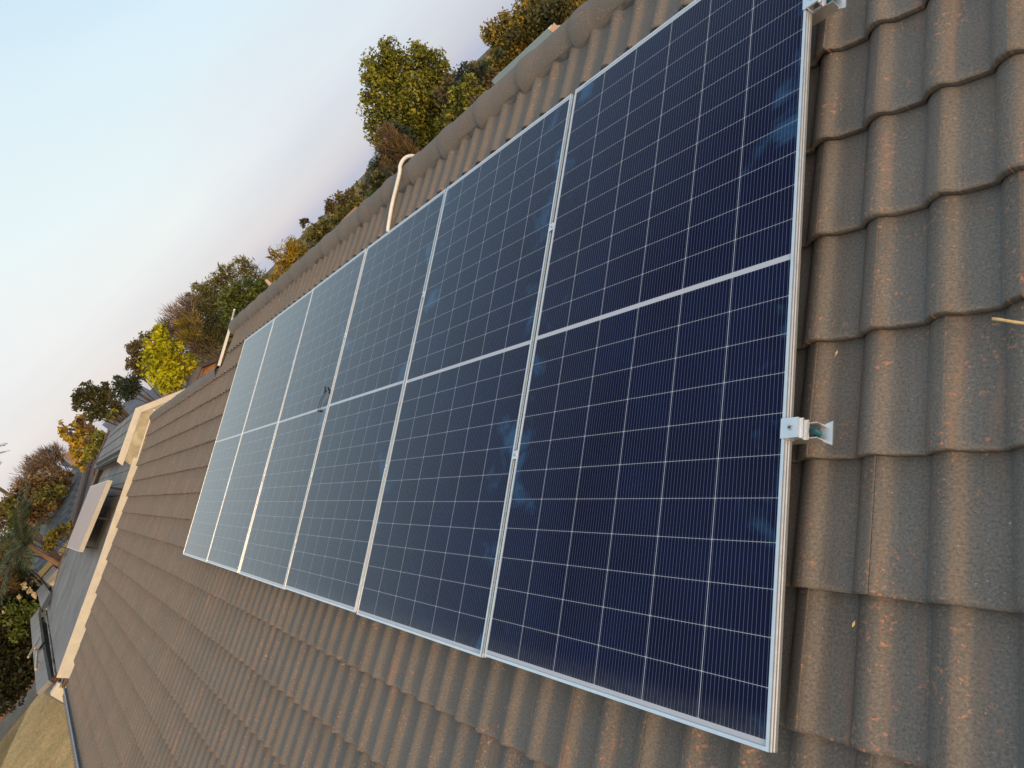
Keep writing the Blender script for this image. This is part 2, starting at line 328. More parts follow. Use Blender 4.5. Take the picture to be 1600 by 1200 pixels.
# ------------------------------------------------------------------ the main tiled roof
PW, GA = 0.1565, 0.316                       # roll width, course gauge
U0 = 0.06                                    # a trough between two rolls
N0 = -0.171
def roll(x):                                 # profile of one roll, x from 0 (trough) towards the camera side
    xs = [0, .06, .12, .20, .28, .36, .42, .48, .55, .75, .92, 1.0]
    hs = [.000, .012, .0220, .0290, .0315, .0300, .0250, .0160, .0090, .0045, .0012, .000]
    return float(np.interp(x % 1.0, xs, hs))
PX = [.33, .36, .42, .48, .55, .66, .78, .92, 1.0, 1.05, 1.11, 1.17, 1.24, 1.31, 1.33]
def tile_grid(u_lo, u_hi, k_lo, k_hi, vtop, uverge, back=False, vr=3.03):
    """double-roll tiles as separate shells, laid half a tile apart in alternate courses"""
    V, Fa, A, UVs = [], [], [], []
    mir = None
    rng = random.Random(11 if back else 5)
    xs_one = PX[:-1] + [x + 1 for x in PX[:-1]] + [2.33]        # from crown joint to the crown joint two rolls on
    for k in range(k_lo, k_hi):
        v0 = .046 + GA * k
        if v0 > vr: continue
        nt = int((u_hi - u_lo) / (2 * PW)) + 3
        for j in range(-1, nt):
            us = u_lo + (U0 - u_lo) % (2 * PW) - 2 * PW + j * 2 * PW + (k % 2) * PW       # x grows towards -u
            base = us + .33 * PW
            ujit, vj, nj, rot = rng.uniform(-.0015, .0015), rng.uniform(-.0025, .0025), rng.uniform(-.001, .0012), rng.uniform(-.003, .003)
            tint, shade_grime = rng.random(), rng.random()
            rows = [(0, .0), (.0, .004), (.018, 0), (.030, 0), (.5, 0), (1.04, 0)]
            cols = []
            for x in xs_one:
                u = us - x * PW + ujit
                cols.append((u, roll(x), x))
            if cols[0][0] < u_lo or cols[-1][0] > uverge + .2: continue
            i0 = len(V); nc = len(cols)
            vt = vtop(cols[nc // 2][0] if v0 < 2.43 else 0)
            if v0 >= vt: continue
            uvl = USTEP + .015 if v0 > 2.43 else uverge
            if cols[0][0] > uvl or (k == 9 and not back): continue
            for ri, (fr, _) in enumerate(rows):
                v = v0 + (fr if not (k == 8 and ri == 5) else 2.2) * GA
                v = min(v, vt)
                lift = .030 * (1 - fr * .97)
                for ci, (u, h, x) in enumerate(cols):
                    uu = min(u, uvl)
                    nn = N0 + h + lift + nj + rot * (uu - us)
                    vv = v + (vj if ri < 2 else 0)
                    if ri == 0: nn -= .0225
                    elif ri == 1: nn -= .0045
                    if ci == nc - 1: nn += .003
                    if ci == nc - 2: nn += .003
                    if ri == 1: vv += 0.0
                    p = W(uu, vv, nn)
                    V.append((uu, vv, nn)); 
                    cf = max(0, min(1, (h - .010) / .016)) if .30 < (x % 1) or True else 0
                    A.append((tint, cf, (1.0, .25 + .45 * shade_grime, .18 * shade_grime, 0, 0, .25)[ri], 1)); UVs.append((uu + (37 if back else 0), vv))  # blue channel carries the painted lip shadow and grime
            # a short front lip: round the top of the tail
            for ri in range(len(rows) - 1):
                for ci in range(nc - 1):
                    a = i0 + ri * nc + ci; Fa.append((a, a + 1, a + nc + 1, a + nc))
            # side wall at the overlapping joint
            for ri in range(1, len(rows) - 1):
                a = i0 + ri * nc + nc - 1; b_ = a + nc
                q = len(V)
                for z in (a, b_):
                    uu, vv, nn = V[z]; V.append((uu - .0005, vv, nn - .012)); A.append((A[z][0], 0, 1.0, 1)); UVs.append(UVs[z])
                Fa.append((a, b_, q + 1, q))
    return V, Fa, A, UVs
def roof_mesh(name, data, parent, back=False):
    V, Fa, A, UVs = data
    if back:                                 # mirror about the vertical plane through the ridge
        yr = W(0, 3.03, -.15).y; P_ = []
        for u, v, n in V:
            w = W(u, v, n); P_.append((w.x, 2 * yr - w.y, w.z))
    else: P_ = [tuple(W(*p)) for p in V]
    me = bpy.data.meshes.new(name); me.from_pydata(P_, [], Fa)
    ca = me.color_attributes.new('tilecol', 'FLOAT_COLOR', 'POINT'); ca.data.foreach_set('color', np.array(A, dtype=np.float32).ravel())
    ul = me.uv_layers.new(name='roof'); li = np.zeros(len(me.loops), dtype=np.int32); me.loops.foreach_get('vertex_index', li)
    ul.data.foreach_set('uv', np.array(UVs, dtype=np.float32)[li].ravel())
    o = link(name, me, M_TILE, parent, True)
    me.set_sharp_from_angle(angle=math.radians(50)) if hasattr(me, 'set_sharp_from_angle') else None
    return o
UV_ = 15.1
USTEP = 8.72
vtop = lambda u: 3.06 if u < USTEP else 2.43
house = empty('tiled_roof_house', (-6, 1, G), 'house under the brown grey double roll tiled roof that carries the six solar panels', 'house')
front = tile_grid(-3.2, UV_, -10, 10, vtop, UV_)
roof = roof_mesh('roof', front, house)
bk = tile_grid(-3.2, USTEP + .1, -3, 10, lambda u: 3.06, USTEP)
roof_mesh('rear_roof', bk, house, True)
# closed underside so that no light comes through
us = MB()
us.slab([W(-3.2, -2.86, N0 - .03), W(USTEP, -2.86, N0 - .03), W(USTEP, 3.03, N0 - .03), W(-3.2, 3.03, N0 - .03)], W(0, 0, -.03))
us.slab([W(USTEP, -2.86, N0 - .03), W(UV_ - .02, -2.86, N0 - .03), W(UV_ - .02, 2.38, N0 - .03), W(USTEP, 2.38, N0 - .03)], W(0, 0, -.03))
us.build('roof_deck', M_MORTAR, house)
yr = W(0, 3.03, -.15).y; zr = W(0, 3.03, -.15).z; yr2 = W(0, 2.40, -.15).y; zr2 = W(0, 2.40, -.15).z
# lower section behind the step: its rear slope
bs = MB(); bs.slab([(-USTEP, yr2, zr2), (-UV_, yr2, zr2), (-UV_, yr2 + 3.0, zr2 - 1.4), (-USTEP, yr2 + 3.0, zr2 - 1.4)], (0, 0, -.04)); bs.build('rear_lower_roof', mat('brown_tile_plain', (0.15, 0.13, 0.11), .9, noise=(3, .3)), house)
# ridge tiles: tapered half rounds, collar towards the far end
def ridge_mesh(seed):
    r = random.Random(seed); mb = MB(); prof = [(0.0, .120), (.03, .121), (.28, .125), (.36, .129), (.395, .137), (.455, .140), (.475, .138), (.476, .122)]
    seg = 18; wob = [r.uniform(-.003, .003) for _ in range(8)]
    for i, (x, rad) in enumerate(prof):
        for j in range(seg + 1):
            a = math.radians(-34 + 248 * j / seg); rr = rad + wob[i] * .5
            mb.v.append((-x, rr * math.cos(a), rr * math.sin(a) * .97))
    w = seg + 1
    for i in range(len(prof) - 1):
        for j in range(seg): mb.f.append((i * w + j, i * w + j + 1, (i + 1) * w + j + 1, (i + 1) * w + j))
    me = bpy.data.meshes.new('ridge_tile'); me.from_pydata(mb.v, [], mb.f)
    ca = me.color_attributes.new('tilecol', 'FLOAT_COLOR', 'POINT'); tn = r.random(); ca.data.foreach_set('color', np.array([(tn, .75, 0, 1)] * len(mb.v), dtype=np.float32).ravel())
    ul = me.uv_layers.new(name='roof'); li = np.zeros(len(me.loops), dtype=np.int32); me.loops.foreach_get('vertex_index', li)
    pts = np.array([(p[0] + seed * 3.1, math.atan2(p[2], p[1]) * .13 + seed) for p in mb.v], dtype=np.float32)
    ul.data.foreach_set('uv', pts[li].ravel()); me.materials.append(M_TILE)
    me.polygons.foreach_set('use_smooth', [True] * len(me.polygons)); me.set_sharp_from_angle(angle=math.radians(45))
    return me
rms = [ridge_mesh(k) for k in range(6)]
def put_ridge(u, y, z, k):
    o = bpy.data.objects.new('ridge_tile', rms[k % 6]); COL.objects.link(o); o.parent = house
    o.location = Vector((-u, y, z)) - Vector(house.location)
    o.rotation_euler = (random.uniform(-.02, .02), random.uniform(-.006, .006) - .025, random.uniform(-.008, .008))
k = 0; u = 1.36 + .02 - .455 * 10
while u < USTEP - .2:
    put_ridge(u, yr, zr - .045, k); u += .455; k += 1
u = USTEP + .12
while u < UV_ - .3:
    put_ridge(u, yr2, zr2 - .06, k); u += .455; k += 1
for (ua, ub, yy, zz) in ((-3.2, USTEP - .05, yr, zr), (USTEP + .1, UV_ - .1, yr2, zr2)):
    mo = MB(); mo.box((-ub, yy - .122, zz - .16), (-ua, yy + .108, zz - .03)); mo.build('ridge_mortar', M_MORTAR, house)
# verge at the step: thin white flashing, and the gutter along the eave
vg = MB(); vg.box((USTEP + .02, 2.42, -.122), (USTEP + .045, 3.12, -.090), W); vg.bar(W(USTEP + .03, 3.12, -.10), W(USTEP - .22, 3.17, -.055), .02, .02); vg.build('white_verge_flashing', M_WHITE, house)
sgw = MB(); sgw.slab([(-USTEP, yr - .1, zr - .16), (-USTEP, yr + 2.5, zr - 1.3), (-USTEP, yr + 2.5, zr - 2.4), (-USTEP, yr - .6, zr - .6)], (.08, 0, 0)); sgw.build('gable_wall', M_CREAM, house)
gt = MB()
e0, e1 = -3.3, UV_
ey, ez = W(0, -2.86, -.16).y, W(0, -2.86, -.16).z
gt.box((-e1, ey - .125, ez - .11), (-e0, ey - .117, ez + .012)); gt.box((-e1, ey - .12, ez - .115), (-e0, ey - .005, ez - .107)); gt.box((-e1, ey - .012, ez - .11), (-e0, ey - .004, ez - .01)); gt.box((-e1, ey - .135, ez + .008), (-e0, ey - .112, ez + .02))
gt.build('gutter', M_GUT, house)
fa = MB(); fa.box((-e1, ey, ez - .22), (-e0, ey + .03, ez - .02)); fa.build('fascia_board', M_CREAM, house)
wl_ = MB(); wl_.box((-e1 + .1, ey + .45, G), (-e0, ey + .65, ez + .1)); wl_.box((-e0 - .2, ey + .45, G), (-e0, yr + 5.2, ez + .1)); wl_.box((-e1 + .1, yr + 5.0, G), (-e0, yr + 5.2, ez + .1)); wl_.build('wall', M_PLASTER, house)

# ------------------------------------------------------------------ solar panels
PWD, PLN, PTH = 1.134, 2.382, .030
def panel_meshes():
    fr = MB(); lip = .0088; hw, hl = PWD / 2, PLN / 2
    c = .0010
    # outer frame: top lip, ribbed side walls
    for sgn, ax in ((-1, 'x'), (1, 'x'), (-1, 'y'), (1, 'y')):
        L_ = hl if ax == 'x' else hw - lip; o = hw if ax == 'x' else hl
        def f(a, b_, z): return (sgn * a, b_, z) if ax == 'x' else (b_, sgn * a, z)
        fr.hexa([f(o - lip, -L_, -PTH), f(o, -L_, -PTH), f(o, L_, -PTH), f(o - lip, L_, -PTH), f(o - lip, -L_, 0), f(o - c, -L_, 0), f(o - c, L_, 0), f(o - lip, L_, 0)])
        for z in (-.0095, -.020):              # raised ribs on the outer wall
            fr.hexa([f(o - .0005, -L_, z - .0013), f(o + .0014, -L_, z - .0013), f(o + .0014, L_, z - .0013), f(o - .0005, L_, z - .0013), f(o - .0005, -L_, z + .0013), f(o + .0014, -L_, z + .0013), f(o + .0014, L_, z + .0013), f(o - .0005, L_, z + .0013)])
    me = bpy.data.meshes.new('frame'); me.from_pydata(fr.v, [], fr.f); me.materials.append(M_ALU)
    import bmesh
    bm = bmesh.new(); bm.from_mesh(me); bmesh.ops.recalc_face_normals(bm, faces=bm.faces); bm.to_mesh(me); bm.free()
    g = MB(); a, b_ = hw - lip - .0003, hl - lip - .0003; nx, ny = 6, 12
    for j in range(ny + 1):
        for i in range(nx + 1): g.v.append((-a + 2 * a * i / nx, -b_ + 2 * b_ * j / ny, -.0022))
    for j in range(ny):
        for i in range(nx): p = j * (nx + 1) + i; g.f.append((p, p + 1, p + nx + 2, p + nx + 1))
    gm_ = bpy.data.meshes.new('cell_glass'); gm_.from_pydata(g.v, [], g.f); gm_.materials.append(M_GLASS)
    ul = gm_.uv_layers.new(name='cells')
    for l in gm_.loops: p = g.v[l.vertex_index]; ul.data[l.index].uv = (p[0], p[1])
    bs = MB(); bs.box((-a, -b_, -.0075), (a, b_, -.0045)); bme = bpy.data.meshes.new('backsheet'); bme.from_pydata(bs.v, [], bs.f); bme.materials.append(M_BACK)
    return me, gm_, bme
fm, gm2, bm2 = panel_meshes()
ROOTM = Matrix(((-1, 0, 0, 0), (0, ct, -st, 0), (0, st, ct, 0), (0, 0, 0, 1)))       # u,v,n -> world
ROTP = Matrix(((1, 0, 0), (0, ct, -st), (0, st, ct))).to_4x4()
plabels = ['nearest solar panel, dark navy, with its bare side frame and end clamps facing the camera', 'second solar panel from the camera, dark blue, touching the nearest one',
           'third solar panel from the camera, slate blue, below the white conduit', 'fourth solar panel from the camera, grey blue, with a black cable tie lying on it',
           'fifth solar panel from the camera, pale grey blue, next to the farthest one', 'farthest solar panel of the row, palest, ending on the bare brown tiles']
pdv = [0.004, -.004, .002, -.003, .001, -.001]
ptl = [(0, 0), (.004, -.004), (-.002, .003), (.003, -.005), (-.006, .002), (-.004, .004)]
for i in range(6):
    uc, vc = i * 1.154 + PWD / 2, PLN / 2 + pdv[i]
    o = empty('solar_module', (0, 0, 0), plabels[i], 'solar panel', 'solar panels in one row on the brown tiled roof')
    o.matrix_world = Matrix.Translation(W(uc, vc, 0)) @ ROTP @ Matrix.Rotation(ptl[i][0] * .5, 4, 'X') @ Matrix.Rotation(ptl[i][1] * .5, 4, 'Y')
    for nm_, me in (('frame', fm), ('cell_glass', gm2), ('backsheet', bm2)):
        c = bpy.data.objects.new(nm_, me); COL.objects.link(c); c.parent = o

# mounting rails and clamps
def rail(v, label):
    r = empty('mounting_rail', W(3.4, v, -.055), label, 'rail', 'aluminium rails under the solar panels')
    mb = MB(); ua, ub = -.064, 7.0; n0, n1 = -.072, -.0305; h = .020
    mb.box((ua, v - h, n0), (ub, v - h + .003, n1), W); mb.box((ua, v + h - .003, n0), (ub, v + h, n1), W)
    mb.box((ua - .018, v - h + .001, n0), (ub, v + h - .001, n0 + .003), W)
    mb.box((ua + .02, v - h, n1), (ub, v - h + .009, n1 + .0025), W); mb.box((ua + .02, v + h - .009, n1), (ub, v + h, n1 + .0025), W)
    mb.build('channel', M_ALUB, r)
    # splayed foot plate with a slot, seen through the open end
    ft = MB(); e = ua - .018
    ft.hexa([W(e - .0, v - .030, n0 + .002), W(e + .030, v - .018, n0 + .004), W(e + .030, v + .018, n0 + .004), W(e, v + .030, n0 + .002), W(e, v - .030, n0 + .006), W(e + .030, v - .018, n0 + .008), W(e + .030, v + .018, n0 + .008), W(e, v + .030, n0 + .006)])
    ft.build('splayed_end_plate', M_ALU, r)
    sl = MB(); pts = []
    for k in range(16):
        a = 2 * math.pi * k / 16; pts.append(W(e + .032 + (.012 if math.cos(a) > 0 else -.012) + .006 * math.cos(a), v + .006 * math.sin(a), n0 + .0036))
    sl.slab(pts, W(0, 0, .0012)); sl.build('slot', mat('slot_shade_of_tile', (0.11, .08, .06), .9), r)
    nt = MB(); nt.tube([W(-.050, v, n0 + .006), W(-.050, v, n1 - .004)], .008, 6); nt.build('channel_nut', M_TEAL, r)
    # L-feet down to the tiles every metre or so
    for uu in (.55, 2.1, 3.6, 5.2, 6.6):
        lf = MB(); lf.box((uu - .02, v - .026, -.16), (uu + .02, v - .0205, -.04), W); lf.box((uu - .02, v - .09, -.16), (uu + .02, v - .026, -.154), W); lf.build('roof_hook', M_ALUB, r)
    return r
rail(.722, 'lower aluminium rail with an open splayed end sticking out beside the nearest panel'); rail(2.03, 'upper aluminium rail whose end shows at the top of the nearest panel')
def clamp(v, label):
    r = empty('end_clamp', W(-.02, v, 0), label, 'clamp', 'end clamps on the near edge of the solar panels')
    mb = MB(); h = .025
    mb.box((-.034, v - h, .0022), (.009, v + h, .0062), W)                      # top plate with lip on the frame
    mb.box((-.038, v - h, -.029), (-.034, v + h, .0062), W)                     # outer leg
    mb.box((-.046, v - h, -.0270), (-.038, v + h, -.0235), W); mb.box((-.0445, v - h, -.008), (-.038, v + h, -.004), W)
    mb.box((-.006, v - h, -.029), (-.0025, v + h, .0022), W)
    mb.build('bracket', M_ALU, r)
    bo = MB(); bo.tube([W(-.017, v, .006), W(-.017, v, .0095)], .0065, 16); bo.build('bolt', M_STEEL, r)
    so = MB(); so.tube([W(-.017, v, .0096), W(-.017, v, .0099)], .0033, 6); so.build('hex_socket', M_BLACK, r)
clamp(.722, 'pale end clamp with a round bolt, lower one on the near panel edge'); clamp(2.03, 'upper pale end clamp on the near panel edge, at the top of the picture')
for i in range(5):
    u_ = (i + 1) * 1.154 - .010
    for v, w in ((.722, 'lower'), (1.70, 'upper')):
        r = empty('mid_clamp', W(u_, v, 0), ['first', 'second', 'third', 'fourth', 'fifth'][i] + ' panel joint from the camera: small flat clamp on its ' + w + ' half', 'clamp', 'mid clamps between the solar panels')
        mb = MB(); mb.box((u_ - .0125, v - .016, .0004), (u_ + .0125, v + .016, .0014), W); mb.build('clamp_plate', M_ALU, r)
        mb = MB(); mb.tube([W(u_, v, .0022), W(u_, v, .0052)], .0048, 8); mb.build('bolt', M_STEEL, r)

# ------------------------------------------------------------------ small things on the roof
def onroof(px, py, n): a = UV(px, py, n); return W(a[0], a[1], n)
cp = [onroof(606, 362, -.115), onroof(607, 352, -.105), onroof(613, 318, -.09), onroof(618, 290, -.075), onroof(624, 274, -.055), onroof(630, 260, -.035), onroof(636, 250, -.015)]
cp = cp[:3] + [Vector((-u_, yr + .150 * math.cos(math.radians(a_)), zr - .045 + .150 * math.sin(math.radians(a_)))) for u_, a_ in ((3.30, 140), (3.285, 115), (3.28, 92), (3.29, 68), (3.30, 45), (3.30, 10))]
def smooth(pts, k=6):
    pts = [Vector(p) for p in pts]; out = []
    for i in range(len(pts) - 1):
        p0, p1, p2, p3 = pts[max(i - 1, 0)], pts[i], pts[i + 1], pts[min(i + 2, len(pts) - 1)]
        for j in range(k):
            t = j / k; out.append(.5 * ((2 * p1) + (-p0 + p2) * t + (2 * p0 - 5 * p1 + 4 * p2 - p3) * t * t + (-p0 + 3 * p1 - 3 * p2 + p3) * t ** 3))
    return out + [pts[-1]]
mb = MB(); mb.tube(smooth(cp), .0135, 12); tag(mb.build('conduit', M_WHITE, None, True), 'white plastic conduit curving from under the third panel up over the ridge', 'conduit')
ct_ = MB()
for off in (0, .9):
    pts = [onroof(497 + off * 3, 641, .006), onroof(500 + off * 3, 627, .020), onroof(505 + off * 3, 616, .022), onroof(508 + off * 2, 610, .018), onroof(508, 604, .008)]
    ct_.tube(smooth(pts, 5), .0020, 6)
ct_.tube([onroof(496, 642, .006), onroof(501, 642, .006)], .0045, 6); ct_.tube([onroof(508, 614, .018), onroof(508, 604, .010)], .0048, 6); ct_.tube([onroof(509, 610, .015), onroof(515, 615, .006)], .0018, 5)
tag(ct_.build('cable_tie', M_BLACK, None, True), 'black looped cable tie lying on the fourth panel near its middle band', 'cable tie')
tw = MB(); pts = [onroof(1551.5, 498, -.118), onroof(1562, 499.2, -.114), onroof(1578, 502, -.113), onroof(1600, 505, -.116), onroof(1640, 507, -.12), onroof(1700, 505, -.13)]
tw.tube(smooth(pts, 5), [.0034] * 26, 8); tag(tw.build('reed_stalk', M_TWIG, None, True), 'dry yellow reed stalk lying on the tiles at the right edge', 'stalk')
# small leaves and bits of debris on the near tiles
for (x, y, s_) in ((1334, 975, .008), (1307, 552, .007), (416, 1025, .014), (422, 1066, .016)):
    c = onroof(x, y, -.118); a = random.uniform(0, 3); d = Vector((math.cos(a), math.sin(a) * ct, math.sin(a) * st)); e = Vector((-math.sin(a), math.cos(a) * ct, math.cos(a) * st)) * .35
    mb = MB(); mb.slab([c - d * s_, c - e * s_, c + d * s_, c + e * s_], (0, 0, .0015))
    lb = {1334: 'tiny straw flake on the tile right of the nearest panel', 1307: 'thin straw bit below a tile lip beside the near frame', 416: 'pale crumb on the tiles below the third panel', 422: 'orange flake of tile on the lower left roof slope'}[x]
    tag(mb.build('debris_flake', M_TWIG), lb, 'debris')

# ------------------------------------------------------------------ slate roofed neighbour beyond the verge
nb = empty('slate_roof_house', (-20, 0, G), 'house beyond the brown roof: grey slate roof edged with a cream barge board', 'house')
def uvmesh(name, pts, mat_, parent, off=(0, 0, -.05), org=None, ax=None, ay=None):
    """flat polygon given a little thickness, with metric UVs along the given axes"""
    mb = MB(); mb.slab(pts, off); me = bpy.data.meshes.new(name); me.from_pydata(mb.v, [], mb.f)
    org = Vector(pts[0]) if org is None else org; ax = (Vector(pts[1]) - Vector(pts[0])).normalized() if ax is None else ax
    nrm = (Vector(pts[1]) - Vector(pts[0])).cross(Vector(pts[2]) - Vector(pts[0])).normalized(); ay = nrm.cross(ax)
    ul = me.uv_layers.new(name='slate')
    for l in me.loops: d = Vector(mb.v[l.vertex_index]) - org; ul.data[l.index].uv = (d.dot(ax) + 50, d.dot(ay) + 50)
    return link(name, me, mat_, parent)
un = UV_ + .03
# courses of large slates as real overlapping strips
def slate_field(name, v_lo, v_hi, n, uend, mat_):
    mb = MB(); k = 0; v = v_lo; g_ = .262
    while v < v_hi - .02:
        v2 = min(v + g_, v_hi); ua = un; r = random.Random(k); ulen = uend(v)
        x = ua - r.uniform(0, .9)
        while x < ulen:
            x2 = min(x + r.choice((1.2, 1.2, .9)), ulen); xa = max(x, ua)
            if x2 > xa + .02:
                j = r.uniform(-.002, .002)
                mb.hexa([W(xa, v, n + .004), W(x2 - .006, v, n + .004), W(x2 - .006, v2 + .03, n - .012), W(xa, v2 + .03, n - .012), W(xa, v, n + .017 + j), W(x2 - .006, v, n + .017 + j), W(x2 - .006, v2 + .03, n - .002), W(xa, v2 + .03, n - .002)])
            x = x2
        v = v2; k += 1
    me = bpy.data.meshes.new(name); me.from_pydata(mb.v, [], mb.f); ul = me.uv_layers.new(name='slate')
    for l in me.loops: p = mb.v[l.vertex_index]; ul.data[l.index].uv = (-p[0], 25)
    return link(name, me, mat_, nb)
hip = lambda v: 29.35 - (v + 3.08) * 1.095
slate_field('roof', -2.98, 1.47, -.045, hip, M_SLATE)
slate_field('upper_roof', 1.47, 2.40, .2, lambda v: 22.2 - (v - 1.47) * 1.4, M_SLATE)
dk = MB(); dk.slab([W(un, -2.98, -.065), W(hip(-2.98), -2.98, -.065), W(hip(1.5), 1.5, -.065), W(un, 1.5, -.065)], W(0, 0, -.05)); dk.slab([W(un, 1.48, .18), W(22.3, 1.48, .18), W(21.0, 2.40, .18), W(un, 2.40, .18)], W(0, 0, -.2)); dk.build('roof_deck', M_RUST, nb)
# far hip slope and rear slopes close the roof
apx = Vector((-UV_ - .1, 2.147, 1.213)); hz = W(0, -2.98, -.05)
uvmesh('hip_slope', [W(hip(-2.98), -2.98, -.05), (-hip(-2.98), 7.0, hz.z), (-20.8, apx.y, apx.z - .03)], M_SLATE, nb)
uvmesh('rear_slope', [(-15.2, apx.y, apx.z - .02), (-20.8, apx.y, apx.z - .02), (-29.2, 7.0, hz.z), (-15.2, 7.0, hz.z)], M_SLATE, nb)
hc = MB(); hc.tube([W(hip(v), v, -.02) for v in (-2.96, -1, 1.1)], .035, 8); hc.tube([W(hip(1.1), 1.1, -.02), W(hip(1.6), 1.6, .10), W(21.6, 2.0, .22), W(20.9, 2.42, .23)], .035, 8); hc.build('hip_flashing', M_RUST, nb)
for k in range(19):
    uu = un + .05 + k * .33
    rt = MB(); rt.tube([W(uu + .14, 1.44, .14), W(uu + .14, 1.60, .20)], .065, 8); rt.build('eave_tile', M_DTILE, nb)
# barge boards facing the camera
bb = MB(); bx = UV_ + .0
bb.slab([W(bx, -2.80, -.17), W(bx, 1.47, -.17), W(bx, 1.47, -.035), W(bx, -.7, -.002), W(bx, -2.80, .075)], W(.035, 0, 0)); bb.build('lower_barge_board', M_CREAM, nb)
def leg(mbx, y0, z0, y1, z1, w):
    d = Vector((0, y1 - y0, z1 - z0)); mbx.slab([(-bx, y0, z0), (-bx, y1, z1), (-bx, y1, z1 - w), (-bx, y0, z0 - w)], (-.035, 0, 0))
ub = MB(); leg(ub, 2.147, 1.235, 1.10, .772, .135); ub.build('upper_barge_board', M_CREAM, nb)
ub = MB(); leg(ub, 2.147, 1.235, 4.4, .185, .135); ub.build('rear_barge_board', M_CREAM, nb)
gw = MB(); gw.slab([(-bx - .008, 2.147, 1.12), (-bx - .008, 1.2, .70), (-bx - .008, 1.2, .3), (-bx - .008, 4.3, -.4), (-bx - .008, 4.3, .12)], (-.1, 0, 0)); gw.build('gable_wall', M_TAN, nb)
wt = MB(); wt.box((bx - .02, 1.47, -.12), (bx - .002, 2.40, -.100), W); wt.bar(W(bx - .02, 2.40, -.10), W(bx - .45, 2.46, -.09), .03, .03); wt.build('white_flashing', M_WHITE, nb)
# boxed eave end, leaf litter, gutter
be = MB(); be.slab([(-15.2, -2.864, -1.26), (-15.2, -2.64, -1.22), (-15.2, -2.60, -1.36), (-15.2, -2.871, -1.62)], (-.25, 0, 0)); be.build('eave_box', M_CREAM, nb)
sg = MB(); gy, gz = W(0, -2.99, -.08).y, W(0, -2.99, -.07).z
sg.box((-29.1, gy - .10, gz - .09), (-15.25, gy - .085, gz + .02)); sg.box((-29.1, gy - .10, gz - .10), (-15.25, gy, gz - .09)); sg.box((-29.1, gy - .012, gz - .09), (-15.25, gy, gz + .0)); sg.build('gutter', mat('pale_gutter', (0.40, 0.385, 0.34), .6, noise=(1.5, .5, (0.12, .08, .05))), nb)
wl2 = MB(); wl2.box((-28.2, gy + .35, G), (-15.5, gy + .5, gz - .05)); wl2.box((-28.2, gy + .5, G), (-28.0, 6.5, gz - .05)); wl2.build('wall', M_PLASTER, nb)
# leaf litter caught in the corner
rng = random.Random(3); V_ = MB()
for k in range(420):
    c = Vector((-15.35 - rng.random() ** 1.5 * .8, -2.62 + rng.gauss(0, .08), -1.31 + rng.random() * .10)); a = Vector((rng.gauss(0, 1), rng.gauss(0, 1), rng.gauss(0, .6))).normalized(); b_ = a.cross(Vector((rng.random(), rng.random(), 1))).normalized()
    V_.quad(c + a * .03, c + b_ * .014, c - a * .03, c - b_ * .014)
tag(V_.build('leaf_litter', M_LEAFLIT, fix=False), 'pile of dry reddish leaves caught below the cream barge board', 'leaves', kind='stuff')
# solar collector on the slate roof
cc = [UV(104, 855, .30), UV(123, 862, .30), UV(169, 750, .30), UV(141, 760, .30)]
col = empty('raised_collector', W(18, .1, .2), 'pale pinkish solar collector raised above the grey slate roof', 'solar panel')
C4 = [W(a, b_, .30) for a, b_ in cc]
def bil(s_, t_): return C4[1].lerp(C4[2], t_).lerp(C4[0].lerp(C4[3], t_), s_)
nrm = W(0, 0, 1)
mb = MB(); mb.hexa([bil(0.0, 0) - nrm * .08, bil(1, 0) - nrm * .08, bil(1, 1) - nrm * .08, bil(0, 1) - nrm * .08, bil(0, 0) - nrm * .0, bil(1, 0), bil(1, 1), bil(0, 1)]); mb.build('frame', M_CREAM, col)
mb = MB()
for k in range(7):
    a, b_ = .03 + k * .135, .03 + (k + 1) * .135 - .012
    mb.hexa([bil(a, .02) + nrm * .001, bil(b_, .02) + nrm * .001, bil(b_, .98) + nrm * .001, bil(a, .98) + nrm * .001, bil(a, .02) + nrm * .010, bil(b_, .02) + nrm * .010, bil(b_, .98) + nrm * .010, bil(a, .98) + nrm * .010])
mb.build('cell_strips', mat('pale_collector_face', (0.40, 0.30, 0.26), .45, spec=.4), col)
for s_, t_ in ((.05, .08), (.05, .92), (.95, .08), (.95, .92), (.05, .5), (.95, .5)):
    p = bil(s_, t_); mb = MB(); mb.bar(p - nrm * .34, p - nrm * .07, .04); mb.build('leg', M_DARK, col)

# ------------------------------------------------------------------ flat roofed veranda below the slate eave
ZV = -1.35
pa = empty('veranda', (-22, -3, G), 'flat roofed veranda with a grey coping, below the slate roof gutter', 'veranda')
def vp(x, y): p = gpt(x, y, ZV); return p
cpts = [vp(62, 948), vp(47, 968), vp(57, 1083), vp(76, 1063), vp(66, 1010), vp(60, 960)]
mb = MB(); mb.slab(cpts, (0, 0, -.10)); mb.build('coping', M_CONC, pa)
o1, o2 = cpts[1], cpts[2]; i2 = cpts[3]
mb = MB(); mb.slab([(o1.x, o1.y + .05, ZV - .1), (o2.x + .0, o2.y + .05, ZV - .1), (o2.x, o2.y + .05, G), (o1.x, o1.y + .05, G)], (0, .12, 0))
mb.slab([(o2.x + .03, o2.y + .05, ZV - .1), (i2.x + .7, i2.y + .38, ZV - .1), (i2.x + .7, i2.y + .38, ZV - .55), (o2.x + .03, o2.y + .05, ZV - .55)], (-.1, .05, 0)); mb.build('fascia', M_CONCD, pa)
mb = MB(); xa, xb = i2.x + .7, cpts[0].x
n_ = 6
for k in range(n_):
    x0 = xa + (xb - xa) * k / n_; x1 = xa + (xb - xa) * (k + 1) / n_ + .12
    mb.box((x1, i2.y + .02, ZV - .30), (x0, gy - .02, ZV - .22))
mb.build('roof_sheet', mat('mossy_concrete_slabs', (0.13, 0.13, 0.105), .9, noise=(1.4, .5)), pa)
